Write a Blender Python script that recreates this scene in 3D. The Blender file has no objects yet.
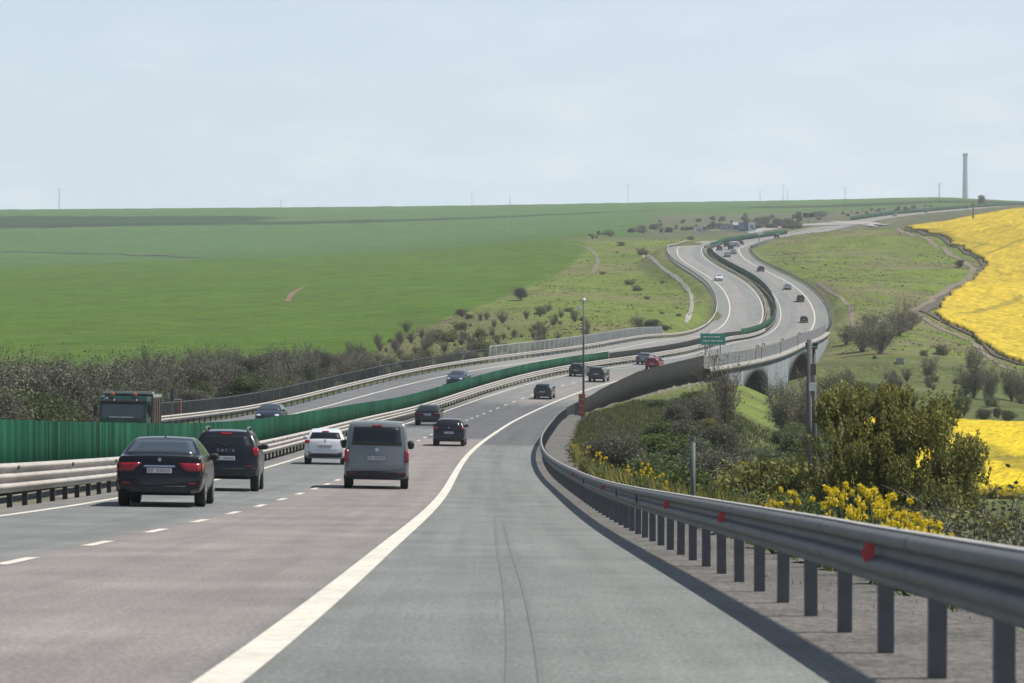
import bpy, bmesh, math, random
import numpy as np
from mathutils import Vector, Matrix

random.seed(11)
rng = np.random.default_rng(11)
SC = bpy.context.scene
COL = SC.collection
FPX, CX, HY = 3000.0, 512.0, 300.0          # focal length in pixels, centre column, level row


# ------------------------------------------------------------------ objects
def tag(o, label=None, cat=None, group=None, kind=None):
    if label: o['label'] = label
    if cat: o['category'] = cat
    if group: o['group'] = group
    if kind: o['kind'] = kind
    return o


def empty(name, label, cat, mat=None, group=None):
    o = bpy.data.objects.new(name, None)
    COL.objects.link(o)
    o.empty_display_size = 0.3
    if mat is not None: o.matrix_world = mat
    return tag(o, label, cat, group)


def link(name, me, parent=None):
    o = bpy.data.objects.new(name, me)
    COL.objects.link(o)
    if parent is not None: o.parent = parent
    return o


def copy_tree(o, parent=None):
    c = o.copy()
    COL.objects.link(c)
    if parent is not None: c.parent = parent
    for ch in list(o.children): copy_tree(ch, c)
    return c


def mesh_np(name, V, F, mat, cols=None, uv=None, smooth=False):
    """V (n,3), F (m,k) uniform polygons; cols per vertex rgb; uv per vertex"""
    V = np.asarray(V, np.float32); F = np.asarray(F, np.int32)
    me = bpy.data.meshes.new(name)
    k = F.shape[1]
    me.vertices.add(len(V)); me.vertices.foreach_set('co', V.ravel())
    me.loops.add(F.size); me.loops.foreach_set('vertex_index', F.ravel())
    me.polygons.add(len(F)); me.polygons.foreach_set('loop_start', np.arange(0, F.size, k, dtype=np.int32))
    if smooth: me.polygons.foreach_set('use_smooth', np.ones(len(F), bool))
    if cols is not None:
        c = np.ones((len(V), 4), np.float32); c[:, :3] = cols
        a = me.color_attributes.new('Col', 'FLOAT_COLOR', 'POINT'); a.data.foreach_set('color', c.ravel())
    if uv is not None:
        l = me.uv_layers.new(name='UVMap'); l.data.foreach_set('uv', np.asarray(uv, np.float32)[F.ravel()].ravel())
    me.update(calc_edges=True); me.validate()
    me.materials.append(mat)
    return me


class MB:
    """collects shapes that become ONE mesh object"""
    def __init__(s): s.v = []; s.f = []

    def add(s, vs, fs):
        n = len(s.v); s.v += [tuple(v) for v in vs]; s.f += [tuple(i + n for i in f) for f in fs]
        return s

    def box(s, c, d, rot=None, taper=1.0):
        x, y, z = d[0] / 2, d[1] / 2, d[2] / 2
        vs = []
        for sz in (-1, 1):
            t = taper if sz > 0 else 1
            for sx, sy in ((-1, -1), (1, -1), (1, 1), (-1, 1)):
                p = Vector((sx * x * t, sy * y * t, sz * z))
                if rot is not None: p = rot @ p
                vs.append((p.x + c[0], p.y + c[1], p.z + c[2]))
        return s.add(vs, [(3, 2, 1, 0), (4, 5, 6, 7), (0, 1, 5, 4), (1, 2, 6, 5), (2, 3, 7, 6), (3, 0, 4, 7)])

    def tube(s, pts, r, n=8, cap=True):
        pts = [Vector(p) for p in pts]
        rs = r if isinstance(r, (list, tuple)) else [r] * len(pts)
        vs = []; fs = []
        for i, p in enumerate(pts):
            d = (pts[min(i + 1, len(pts) - 1)] - pts[max(i - 1, 0)]).normalized()
            a = d.orthogonal().normalized() if abs(d.z) > .95 else d.cross(Vector((0, 0, 1))).normalized()
            b = d.cross(a)
            for k in range(n):
                t = 2 * math.pi * k / n
                vs.append(p + a * (rs[i] * math.cos(t)) + b * (rs[i] * math.sin(t)))
        for i in range(len(pts) - 1):
            for k in range(n):
                k2 = (k + 1) % n
                fs.append((i * n + k, i * n + k2, (i + 1) * n + k2, (i + 1) * n + k))
        if cap:
            fs.append(tuple(range(n))[::-1]); fs.append(tuple((len(pts) - 1) * n + k for k in range(n)))
        return s.add(vs, fs)

    def lathe(s, prof, c, axis='x', n=20):
        """prof [(along, radius)]"""
        vs = []; fs = []
        for a, r in prof:
            for k in range(n):
                t = 2 * math.pi * k / n
                p = (a, r * math.cos(t), r * math.sin(t)) if axis == 'x' else (r * math.cos(t), r * math.sin(t), a)
                vs.append((p[0] + c[0], p[1] + c[1], p[2] + c[2]))
        m = len(prof)
        for i in range(m - 1):
            for k in range(n):
                k2 = (k + 1) % n
                fs.append((i * n + k, i * n + k2, (i + 1) * n + k2, (i + 1) * n + k))
        fs.append(tuple(range(n))[::-1]); fs.append(tuple((m - 1) * n + k for k in range(n)))
        return s.add(vs, fs)

    def grid(s, P):
        """P rows of points"""
        r, c = len(P), len(P[0])
        return s.add([p for row in P for p in row],
                     [(i * c + j, i * c + j + 1, (i + 1) * c + j + 1, (i + 1) * c + j) for i in range(r - 1) for j in range(c - 1)])

    def build(s, name, mat, parent=None, smooth=False, xf=None):
        me = bpy.data.meshes.new(name)
        vs = s.v if xf is None else [xf(Vector(v)) for v in s.v]
        me.from_pydata([tuple(v) for v in vs], [], s.f)
        bm = bmesh.new(); bm.from_mesh(me)
        bmesh.ops.recalc_face_normals(bm, faces=bm.faces); bm.to_mesh(me); bm.free()
        if smooth: me.polygons.foreach_set('use_smooth', np.ones(len(me.polygons), bool))
        me.materials.append(mat); me.update()
        return link(name, me, parent)


# ---------------------------------------------------------------- materials
def material(name, col=(.5, .5, .5), rough=.6, metal=0.0, attr=False, noise=(), bump=None, coat=0.0, spec=.5,
             uvscale=None, transl=0.0, emit=None):
    """noise: [(scale, amount, detail)], multiplied onto the colour; uvscale stretches along UV instead of object space"""
    if name in ('dark_mesh_screen', 'pale_screen_panel', 'pale_concrete', 'bluish_concrete', 'grey_fence_steel', 'green_plastic_panel', 'dusty_galvanised_steel'): spec = min(spec, .08)     # matt, weathered faces seen at grazing angles
    m = bpy.data.materials.new(name); m.use_nodes = True
    nt = m.node_tree; N = nt.nodes; L = nt.links
    b = N['Principled BSDF']; out = N['Material Output']
    b.inputs['Roughness'].default_value = rough; b.inputs['Metallic'].default_value = metal
    b.inputs['Coat Weight'].default_value = coat; b.inputs['Coat Roughness'].default_value = .08
    b.inputs['Specular IOR Level'].default_value = spec
    tc = N.new('ShaderNodeTexCoord')
    if attr:
        a = N.new('ShaderNodeVertexColor'); a.layer_name = 'Col'; cur = a.outputs['Color']
    else:
        a = N.new('ShaderNodeRGB'); a.outputs[0].default_value = (*col, 1); cur = a.outputs[0]
    for q in noise:
        sc, amt = q[0], q[1]
        n = N.new('ShaderNodeTexNoise'); n.inputs['Detail'].default_value = q[2] if len(q) > 2 else 4
        n.inputs['Roughness'].default_value = .6
        n.inputs['Scale'].default_value = sc
        if len(q) > 3:
            mp = N.new('ShaderNodeMapping'); mp.inputs['Scale'].default_value = q[3]
            L.new(tc.outputs['UV' if uvscale else 'Object'], mp.inputs['Vector']); L.new(mp.outputs[0], n.inputs['Vector'])
        else:
            L.new(tc.outputs['UV' if uvscale else 'Object'], n.inputs['Vector'])
        r = N.new('ShaderNodeMapRange'); r.inputs['From Min'].default_value = .3; r.inputs['From Max'].default_value = .7
        r.inputs['To Min'].default_value = 1 - amt; r.inputs['To Max'].default_value = 1 + amt
        L.new(n.outputs['Fac'], r.inputs['Value'])
        x = N.new('ShaderNodeMix'); x.data_type = 'RGBA'; x.blend_type = 'MULTIPLY'; x.inputs[0].default_value = 1
        L.new(cur, x.inputs[6]); L.new(r.outputs[0], x.inputs[7]); cur = x.outputs[2]
    L.new(cur, b.inputs['Base Color'])
    if bump:
        n = N.new('ShaderNodeTexNoise'); n.inputs['Scale'].default_value = bump[0]; n.inputs['Detail'].default_value = 5
        L.new(tc.outputs['Object'], n.inputs['Vector'])
        bp = N.new('ShaderNodeBump'); bp.inputs['Strength'].default_value = bump[1]
        bp.inputs['Distance'].default_value = bump[2] if len(bump) > 2 else .05
        L.new(n.outputs['Fac'], bp.inputs['Height']); L.new(bp.outputs[0], b.inputs['Normal'])
    if transl:
        t = N.new('ShaderNodeBsdfTranslucent'); L.new(cur, t.inputs['Color'])
        x = N.new('ShaderNodeMixShader'); x.inputs[0].default_value = transl
        L.new(b.outputs[0], x.inputs[1]); L.new(t.outputs[0], x.inputs[2]); L.new(x.outputs[0], out.inputs['Surface'])
    if emit:
        b.inputs['Emission Color'].default_value = (*emit[0], 1); b.inputs['Emission Strength'].default_value = emit[1]
    return m


MT = {}
MT['ground'] = material('ground_soil_and_grass', attr=True, rough=.95, spec=.1,
                        noise=[(.03, .12, 3), (.16, .26, 5), (1.3, .28, 4)], bump=(1.3, .9, .5))
MT['field'] = material('field_crop', attr=True, rough=.95, spec=.1, noise=[(.02, .07, 3), (.8, .10, 4), (4, .12, 2)], bump=(2.5, .5, .3))
MT['gravel'] = material('gravel', (.140, .134, .126), .95, noise=[(.5, .22, 4), (9, .45, 6), (45, .4, 3)], bump=(14, 1.0, .06), spec=.2)
MT['asphalt'] = material('worn_asphalt', attr=True, rough=.85, spec=.25, uvscale=True,
                         noise=[(1.0, .10, 4, (.55, .02, 1)), (1.0, .09, 3, (3.0, .035, 1)), (1.0, .15, 5, (.35, .35, 1)), (1.0, .08, 4, (1.6, .5, 1)), (1.0, .26, 3, (28, 9, 1))],
                         bump=(45, .25, .01))
MT['paint'] = material('road_paint', (.60, .575, .50), .7, noise=[(.5, .10), (3, .12), (14, .12)], spec=.3)
MT['tar'] = material('tar_seal', (.142, .148, .142), .85, noise=[(2, .15)])
MT['galv'] = material('galvanised_steel', (.135, .14, .143), .6, .15, noise=[(1.3, .12), (8, .12), (40, .12)], spec=.35)
MT['rail_top'] = material('pale_lit_rail_edge', (.40, .39, .37), .7, noise=[(2, .12), (30, .15)])  # beam's sunlit top edge painted into the colour; guy stays use it too
MT['galv_warm'] = material('dusty_galvanised_steel', (.43, .405, .37), .6, .1, noise=[(1.1, .12), (8, .10)])
MT['post'] = material('weathered_post_steel', (.115, .12, .125), .65, .1, noise=[(5, .2)])
MT['dark_post'] = material('dark_post_steel', (.05, .052, .055), .7, .1, noise=[(5, .2)])
MT['green_panel'] = material('green_plastic_panel', attr=True, rough=.6, noise=[(.6, .12), (5, .08)], spec=.3)
MT['mesh_dark'] = material('dark_mesh_screen', (.022, .023, .022), .8, noise=[(.5, .2), (6, .25)])
MT['mesh_grey'] = material('grey_fence_steel', (.13, .14, .145), .6, .3, noise=[(2, .2)])
MT['pale_panel'] = material('pale_screen_panel', (.62, .60, .56), .7, noise=[(.35, .12), (3, .10)])
MT['concrete'] = material('pale_concrete', (.30, .29, .27), .85, noise=[(.3, .12), (2, .12), (12, .08)], bump=(6, .2))
MT['blue_conc'] = material('bluish_concrete', (.155, .175, .185), .85, noise=[(.15, .16), (1.2, .12), (1, .25, 4, (.5, .5, .05))], bump=(6, .2))
MT['dirt'] = material('dry_earth', (.165, .135, .10), .95, noise=[(.3, .2), (2.5, .25)], bump=(3, .6))
MT['rape'] = material('rape_flowers', attr=True, rough=.9, spec=.1, noise=[(.05, .09, 3), (.3, .14, 4), (3, .2, 3)], bump=(4, .9, .25))
MT['leaf'] = material('leaves', attr=True, rough=.65, spec=.25, transl=.35)
MT['twig'] = material('twigs', attr=True, rough=.9, spec=.1)
MT['bark'] = material('bark', (.075, .062, .05), .95, spec=.05, noise=[(6, .3)], bump=(20, .5, .02))
MT['white'] = material('white_paint', (.75, .75, .74), .5, noise=[(3, .05)])
MT['red_refl'] = material('red_reflector', (.55, .04, .04), .4)
MT['orange'] = material('orange_marker', (.32, .085, .045), .6, noise=[(4, .1)])
MT['sign_green'] = material('sign_green', (.015, .28, .19), .45)
MT['dark_mast'] = material('dark_mast_steel', (.10, .10, .105), .6)
MT['tyre'] = material('tyre_rubber', (.018, .018, .019), .8)
MT['rim'] = material('alloy_rim', (.35, .35, .36), .35, .7)
MT['plastic'] = material('black_plastic', (.02, .02, .022), .6)
MT['glass'] = material('tinted_car_glass', (.012, .015, .018), .06, spec=.6)
MT['glass_near'] = material('car_rear_glass', (.035, .045, .052), .08, spec=1.0, coat=.6)
MT['tail'] = material('red_lamp_lens', (.27, .008, .016), .2, coat=.3)
MT['tail_dull'] = material('dull_red_lens', (.11, .007, .011), .3)
MT['lamp'] = material('clear_lamp_lens', (.75, .77, .8), .1, .2)
MT['plate'] = material('number_plate', (.50, .51, .53), .4)
MT['plate_ink'] = material('number_plate_ink', (.22, .22, .24), .5)
MT['soil'] = material('red_soil', (.17, .105, .06), .95, noise=[(.4, .2)])
MT['ditch'] = material('weathered_ditch_concrete', (.25, .235, .20), .9, noise=[(.4, .3), (3, .2)])
MT['lot'] = material('pale_lot_surface', (.27, .26, .25), .9, noise=[(.05, .2)])
MT['chrome'] = material('chrome', (.62, .63, .65), .15, .9)
MT['wood'] = material('old_pole_wood', (.14, .12, .10), .9, noise=[(3, .25)])
MT['pole_conc'] = material('pole_concrete', (.105, .103, .10), .85, noise=[(1.2, .25), (6, .15)])
MT['far_steel'] = material('mast_steel', (.30, .31, .33), .6, .2)
MT['chimney'] = material('haze_tinted_chimney_concrete', (.40, .49, .62), .9, noise=[(.05, .08)])  # blue of the distant haze mixed into the concrete's colour
MT['blue_wall'] = material('blue_cladding', (.10, .20, .38), .6)
MT['roof'] = material('grey_roof', (.28, .28, .29), .7)
MT['cloud'] = material('cloud', (.9, .9, .92), 1.0)
_n = MT['cloud'].node_tree; _t = _n.nodes.new('ShaderNodeBsdfTransparent'); _x = _n.nodes.new('ShaderNodeMixShader'); _x.inputs[0].default_value = .50
_n.links.new(_n.nodes['Principled BSDF'].outputs[0], _x.inputs[1]); _n.links.new(_t.outputs[0], _x.inputs[2]); _n.links.new(_x.outputs[0], _n.nodes['Material Output'].inputs['Surface'])

# -------------------------------------------------------------- road geometry
ROAD = np.array([(9, -1.499, -1.565, 0.003), (10, -1.49, -1.63, 0.004), (12, -1.478, -1.749, 0.004), (14, -1.471, -1.861, 0.005), (16, -1.47, -1.97, 0.006), (18, -1.472, -2.078, 0.007), (20, -1.479, -2.185, 0.007), (23, -1.494, -2.347, 0.008), (26, -1.513, -2.508, 0.009), (30, -1.545, -2.724, 0.01), (35, -1.589, -2.994, 0.011), (40, -1.63, -3.263, 0.012), (45, -1.667, -3.53, 0.013), (50, -1.698, -3.793, 0.014), (56, -1.732, -4.102, 0.015), (62, -1.764, -4.4, 0.016), (70, -1.808, -4.78, 0.018), (80, -1.872, -5.23, 0.019), (90, -1.953, -5.661, 0.02), (100, -2.047, -6.075, 0.02), (110, -2.132, -6.463, 0.02), (120, -2.195, -6.818, 0.02), (130, -2.225, -7.139, 0.019), (140, -2.21, -7.428, 0.018), (150, -2.135, -7.687, 0.017), (160, -1.992, -7.92, 0.015), (170, -1.777, -8.131, 0.014), (180, -1.508, -8.327, 0.013), (190, -1.21, -8.521, 0.011), (200, -0.905, -8.721, 0.01), (212, -0.551, -8.977, 0.009), (225, -0.16, -9.264, 0.009), (240, 0.443, -9.545, 0.009), (255, 1.334, -9.715, 0.011), (270, 2.6, -9.735, 0.013), (285, 4.285, -9.598, 0.016), (300, 6.387, -9.368, 0.019), (320, 9.814, -9.021, 0.025), (340, 13.918, -8.724, 0.031), (360, 18.575, -8.526, 0.037), (380, 23.399, -8.379, 0.041), (400, 28.044, -8.228, 0.044), (425, 33.226, -7.974, 0.045), (450, 37.594, -7.651, 0.043), (475, 41.444, -7.37, 0.038), (500, 45.047, -7.224, 0.032), (525, 48.581, -7.231, 0.025), (550, 52.105, -7.229, 0.019), (575, 55.644, -7.057, 0.014), (600, 59.19, -6.599, 0.011), (625, 62.566, -5.794, 0.009), (650, 65.561, -4.607, 0.008), (675, 68.013, -3.024, 0.009), (700, 69.82, -1.143, 0.01), (730, 71.05, 1.29, 0.012), (760, 71.186, 3.709, 0.014), (790, 70.33, 5.976, 0.016), (820, 69.122, 8.112, 0.017), (850, 68.209, 10.167, 0.018), (880, 68.106, 12.181, 0.019), (910, 69.106, 14.182, 0.019), (935, 70.626, 15.845, 0.019)] + [
    (975, 74.9, 17.2, .016), (1010, 80.4, 19.0, .014), (1050, 87.5, 20.6, .012), (1100, 98.3, 22.6, .01), (1200, 120, 26.6, .01), (1300, 142, 31.6, .0),
    (1400, 165, 36.6, 0.), (1550, 204, 43.8, 0.), (1700, 245, 50.2, 0.), (2000, 335, 62.7, 0.), (2400, 470, 77.0, 0.), (2900, 650, 92.0, 0.)], float)
ROAD[:, 3] = np.maximum(ROAD[:, 3], -.015)


def hermite(xk, yk):
    m = np.gradient(yk, xk)

    def fn(x):
        x = np.asarray(x, float)
        j = np.clip(np.searchsorted(xk, x) - 1, 0, len(xk) - 2)
        h = xk[j + 1] - xk[j]; t = (x - xk[j]) / h
        y = ((2 * t**3 - 3 * t**2 + 1) * yk[j] + (t**3 - 2 * t**2 + t) * h * m[j] + (-2 * t**3 + 3 * t**2) * yk[j + 1] + (t**3 - t**2) * h * m[j + 1])
        y = np.where(x < xk[0], yk[0] + m[0] * (x - xk[0]), y)
        return np.where(x > xk[-1], yk[-1] + m[-1] * (x - xk[-1]), y)
    return fn


RX, RZ, RE = (hermite(ROAD[:, 0], ROAD[:, k]) for k in (1, 2, 3))


def road_pt(o, Y, dz=0.0):
    """point of the carriageway surface at lateral offset o (right edge line = 0) and station Y"""
    o = np.asarray(o, float); Y = np.asarray(Y, float)
    d = (RX(Y + .5) - RX(Y - .5)); c = 1 / np.sqrt(1 + d * d)
    return np.stack(np.broadcast_arrays(RX(Y) + o * c, Y - o * d * c, RZ(Y) - o * RE(Y) + dz), -1)


def road_frame(o, Y, flip=False):
    Y = float(Y)
    p = Vector(road_pt(o, Y).tolist()); q = Vector(road_pt(o, Y + .5).tolist()); r = Vector(road_pt(o + .5, Y).tolist())
    f = (q - p).normalized(); x = (r - p).normalized(); u = x.cross(f).normalized(); x = f.cross(u)
    if flip: f = -f; x = -x
    return Matrix(((x.x, f.x, u.x, p.x), (x.y, f.y, u.y, p.y), (x.z, f.z, u.z, p.z), (0, 0, 0, 1)))


def px_of(P):
    P = np.asarray(P, float)
    return CX + FPX * P[..., 0] / P[..., 1], HY - FPX * P[..., 2] / P[..., 1]


YS = np.concatenate([np.arange(6, 120, .25), np.arange(120, 1200, 1.), np.arange(1200, 2500, 5.)])


def station(o, px=None, py=None, lo=6, hi=1000, dz=0.0):
    """station along the road where the line at offset o shows at a given column or row"""
    s = YS[(YS >= lo) & (YS <= hi)]
    x, y = px_of(road_pt(o, s, dz))
    d = np.abs(y - py) if py is not None else np.abs(x - px)
    return float(s[int(np.argmin(d))])


def on_road(px, py, lo=6, hi=1000):
    o = -3.0
    for _ in range(25):
        Y = station(o, py=py, lo=lo, hi=hi)
        x, _y = px_of(road_pt(o, Y))
        o += .7 * (px - float(x)) * Y / FPX
    return o, Y


def steps(a, b, k=.012, mn=.5, mx=12.0):
    r = [a]
    while r[-1] < b: r.append(min(b, r[-1] + min(mx, max(mn, r[-1] * k))))
    return np.array(r)


def ribbon(name, o0, o1, Ya, Yb, mat, dz, nc=2, parent=None, colfn=None, jit=0.0, k=.012, mn=.5):
    Y = steps(Ya, Yb, k, mn)
    f = np.linspace(0, 1, nc)
    a = np.broadcast_to(np.asarray(o0(Y) if callable(o0) else o0, float), Y.shape)
    b = np.broadcast_to(np.asarray(o1(Y) if callable(o1) else o1, float), Y.shape)
    O = a[:, None] * (1 - f) + b[:, None] * f
    YY = np.broadcast_to(Y[:, None], O.shape)
    P = road_pt(O, YY, dz)
    n, m = O.shape
    i = np.arange(n - 1)[:, None] * m + np.arange(m - 1)[None]
    F = np.stack([i, i + 1, i + m + 1, i + m], -1).reshape(-1, 4)
    cols = None if colfn is None else colfn(O, YY).reshape(-1, 3)
    uv = np.stack([O, YY], -1).reshape(-1, 2)
    return link(name, mesh_np(name, P.reshape(-1, 3), F, mat, cols, uv), parent)
# ------------------------------------------------------------------ terrain
# anchors per column: (Y, 'y' row) seen from the road, or (Y, ('z', height))
def zz(v): return ('z', v)


LEFT_NEAR = [(3, zz(-3)), (20, zz(-5)), (60, zz(-8)), (150, zz(-9.5)), (250, zz(-10.2)), (330, zz(-10.6)), (420, zz(-10.3))]
ANCH = {
    -700: LEFT_NEAR + [(500, 352), (700, 318), (900, 292), (1100, 276), (1250, 269), (1400, 270.5), (1700, 262), (2000, 246), (2400, 227), (2800, 215), (3100, 211.5), (3600, 213), (9000, 240)],
    0: LEFT_NEAR + [(500, 354), (700, 317), (900, 290), (1100, 272.5), (1250, 267), (1400, 269.5), (1700, 260), (2000, 244), (2400, 225), (2800, 213), (3100, 209.7), (3600, 212), (9000, 240)],
    300: LEFT_NEAR + [(500, 350), (700, 313), (900, 283), (1100, 264), (1250, 257), (1400, 257), (1700, 250), (2000, 238), (2400, 222), (2800, 211), (3100, 207.3), (3600, 210), (9000, 238)],
    430: LEFT_NEAR + [(500, 343), (600, 321), (700, 304), (900, 278), (1100, 258), (1250, 251), (1400, 249), (1700, 243), (2000, 233), (2400, 219), (2800, 209), (3100, 206), (3600, 209), (9000, 238)],
    560: LEFT_NEAR[:-1] + [(420, zz(-9.6)), (500, 340), (600, 317), (700, 299), (850, 277), (1000, 256), (1150, 243), (1250, 239), (1400, 237), (1700, 231), (2000, 224), (2400, 214), (2800, 206.5), (3100, 204), (3600, 208), (9000, 236)],
    650: LEFT_NEAR[:-1] + [(420, zz(-9.)), (500, 336), (600, 322), (700, 303), (800, 286), (900, 268), (1000, 252), (1100, 243), (1250, 238), (1500, 230), (1800, 222), (2200, 213), (2700, 205.5), (3050, 202.3), (3600, 206), (9000, 236)],
    720: LEFT_NEAR[:-1] + [(420, zz(-9.)), (500, 338), (600, 325), (700, 305), (800, 282), (900, 261), (1000, 248), (1100, 241), (1250, 236.5), (1500, 229.5), (1800, 221), (2200, 212), (2700, 204.5), (3050, 201.4), (3600, 206), (9000, 236)],
    790: [(3, zz(-3)), (20, zz(-5)), (60, zz(-9)), (100, zz(-11)), (150, zz(-12.6)), (220, zz(-14)), (330, zz(-14.5)), (420, zz(-14)), (500, zz(-13)), (600, zz(-9.3)), (650, 312), (700, 297), (800, 274), (900, 256), (1000, 241.5), (1040, 236.5),
          (1075, 235.5), (1115, 237.5), (1200, 240), (1350, 233), (1500, 227), (1800, 219), (2200, 211), (2700, 203.5), (3050, 200.4), (3600, 205), (9000, 236)],
    850: [(3, zz(-3)), (20, zz(-5)), (60, zz(-9)), (100, zz(-11)), (150, zz(-13)), (220, zz(-14.3)), (330, zz(-14.6)), (420, zz(-13.8)), (500, 373), (560, 350), (620, 328), (700, 301), (800, 274), (900, 255), (1000, 238), (1050, 231),
          (1080, 229.5), (1120, 231), (1200, 234.5), (1350, 229), (1500, 222), (1800, 215), (2200, 209), (2700, 202), (3050, 199), (3600, 204), (9000, 236)],
    905: [(3, zz(-3)), (20, zz(-5)), (60, zz(-9)), (100, zz(-11)), (150, zz(-13)), (220, zz(-14.3)), (330, zz(-14.6)), (420, 397), (500, 364), (600, 336), (700, 306), (800, 277), (900, 255), (1000, 240), (1080, 230),
          (1130, 228), (1250, 231), (1400, 223), (1600, 216.5), (1900, 211), (2400, 203.5), (3000, 197.6), (3600, 203), (9000, 236)],
    950: [(3, zz(-3)), (20, zz(-5)), (60, zz(-9)), (100, zz(-11)), (150, zz(-13)), (220, zz(-14.3)), (330, zz(-14.6)), (420, 401), (500, 371), (600, 344), (700, 312), (800, 281), (900, 256), (1000, 237), (1080, 224),
          (1130, 221.5), (1250, 225), (1500, 215), (1800, 210), (2300, 203), (3000, 197.4), (3600, 203), (9000, 236)],
    1024: [(3, zz(-3)), (20, zz(-5)), (60, zz(-9)), (100, zz(-11)), (150, zz(-13)), (220, zz(-14.3)), (330, zz(-14.6)), (420, 409), (500, 386), (600, 363), (700, 326), (800, 286), (900, 250), (1000, 222.5), (1080, 212),
           (1130, 209.5), (1250, 213), (1500, 210), (1800, 206.5), (2300, 203.5), (3000, 202.3), (3600, 206), (9000, 236)],
    1150: [(3, zz(-3)), (20, zz(-5)), (60, zz(-9)), (100, zz(-11)), (150, zz(-13)), (220, zz(-14.3)), (330, zz(-14.8)), (420, 412), (500, 392), (600, 370), (700, 334), (800, 290), (900, 247), (1000, 214), (1080, 203),
           (1130, 200), (1250, 205), (1500, 206), (1800, 204), (2300, 203.5), (3000, 202.5), (3600, 206), (9000, 236)],
    1900: [(3, zz(-3)), (20, zz(-5)), (60, zz(-9)), (100, zz(-11)), (150, zz(-13)), (220, zz(-14.3)), (330, zz(-14.8)), (420, 412), (500, 392), (600, 370), (700, 334), (800, 290), (900, 245), (1000, 212), (1080, 200),
           (1130, 197), (1250, 202), (1500, 204), (1800, 204), (2300, 203.5), (3000, 202.5), (3600, 206), (9000, 236)],
}
GY = np.exp(np.arange(math.log(3.0), math.log(9000.0), .0095))
GT = np.concatenate([np.linspace(-2.2, -.34, 22)[:-1], np.linspace(-.34, -.19, 40)[:-1], np.arange(-.19, .19, .001), np.linspace(.19, .34, 40), np.linspace(.34, 2.2, 22)[1:]])


def smooth1(a, axis, n, times=2):
    k = np.hanning(2 * n + 3)[1:-1]; k /= k.sum()
    for _ in range(times):
        p = np.pad(a, [(n, n) if i == axis else (0, 0) for i in range(2)], mode='edge')
        a = sum(k[i] * np.take(p, np.arange(i, i + a.shape[axis]), axis) for i in range(2 * n + 1))
    return a


cols_ = sorted(ANCH)
prof = []
for c in cols_:
    an = ANCH[c]
    yk = np.log([q[0] for q in an])
    zk = np.array([q[1][1] if isinstance(q[1], tuple) else (HY - q[1]) / FPX * q[0] for q in an], float)
    prof.append(hermite(yk, zk)(np.log(GY)))
prof = smooth1(np.array(prof), 1, 4, 2)
ctan = (np.array(cols_) - CX) / FPX
BZ = np.stack([np.interp(GT, ctan, prof[:, i]) for i in range(len(GY))], 0)      # (Y, T)
BZ = smooth1(BZ, 1, 12, 2)
GX = GY[:, None] * GT[None]; GYY = np.broadcast_to(GY[:, None], GX.shape)


def wav(x, y, s, seed):
    r = np.random.default_rng(seed); o = 0
    for k in range(6):
        a = r.uniform(0, 6.28); f = s * r.uniform(.6, 1.8); o = o + np.sin(f * (x * math.cos(a) + y * math.sin(a)) + r.uniform(0, 6.28))
    return o / 2.4


BZ = BZ + wav(GX, GYY, .11, 1) * .22 * np.clip(GYY / 120, 0, 1) + wav(GX, GYY, .4, 2) * .07 * np.clip(GYY / 40, 0, 1)
# hand-shaped bare banks of the grassy hill on the right
hill = np.clip((GYY - 560) / 100, 0, 1) * np.clip((1080 - GYY) / 60, 0, 1) * np.clip((GT[None] - .085) / .01, 0, 1)
BZ = BZ + hill * wav(GX, GYY, .085, 9) * .8

# corridor of the two carriageways
_d = RX(GY + .5) - RX(GY - .5); _c = 1 / np.sqrt(1 + _d**2)
OFF = (GX - RX(GY)[:, None]) * _c[:, None]
ZR = RZ(GY)[:, None] - np.clip(OFF, -24, 5) * RE(GY)[:, None]
LE, RE_ = -24.0, np.where(GY < 300, 5.0, np.where(GY < 640, 4.1, 4.4))[:, None]
dist = np.maximum(np.maximum(LE - OFF, OFF - RE_), 0)
# the bridge: two openings under the deck, where the valley floor runs through
BR0, BR1 = station(4.0, px=704, lo=300, hi=480), station(3.55, py=333.5, lo=500, hi=640)
ARCH = [(station(4.15, px=742, lo=380, hi=600), station(4.15, px=769, lo=380, hi=620), 5.2), (station(4.15, px=788, lo=400, hi=620), station(4.15, px=811, lo=420, hi=640), 5.0)]
wall = ((GYY > BR0 + 8) & (GYY < BR1 + 3) & (OFF > 0))
RE_ = np.where((GYY[:, :1] > BR0 + 8) & (GYY[:, :1] < BR1 + 3), 2.6, RE_)
dist = np.maximum(np.maximum(LE - OFF, OFF - RE_), 0)
sl = np.where(wall, 30.0, 1 / 1.7)
H = np.where(BZ < ZR, np.maximum(BZ, ZR - dist * sl), np.minimum(BZ, ZR + dist / 2.2))
inside = dist <= 0
sink = np.where((OFF > 3.25) & (GYY < 300), .03, .13)
H = np.where(inside, ZR - sink, H)
skirt = (GYY > 249) & (GYY <= BR0 + 8) & (OFF > 3.2)          # low retaining edge under the dark screen
H = np.where(skirt, np.minimum(H, np.maximum(BZ, ZR - 1.15 - np.maximum(OFF - 3.4, 0) / 1.7)), H)
for a_, b_, hh_ in ARCH: H = np.where((GYY > a_) & (GYY < b_) & (OFF > -26) & (OFF < 30), np.minimum(BZ, ZR - 6.0), H)
FAR = GYY > 2650
H = np.where(FAR & (OFF > -60), np.where(inside, np.minimum(BZ, ZR), BZ), H)


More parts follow.
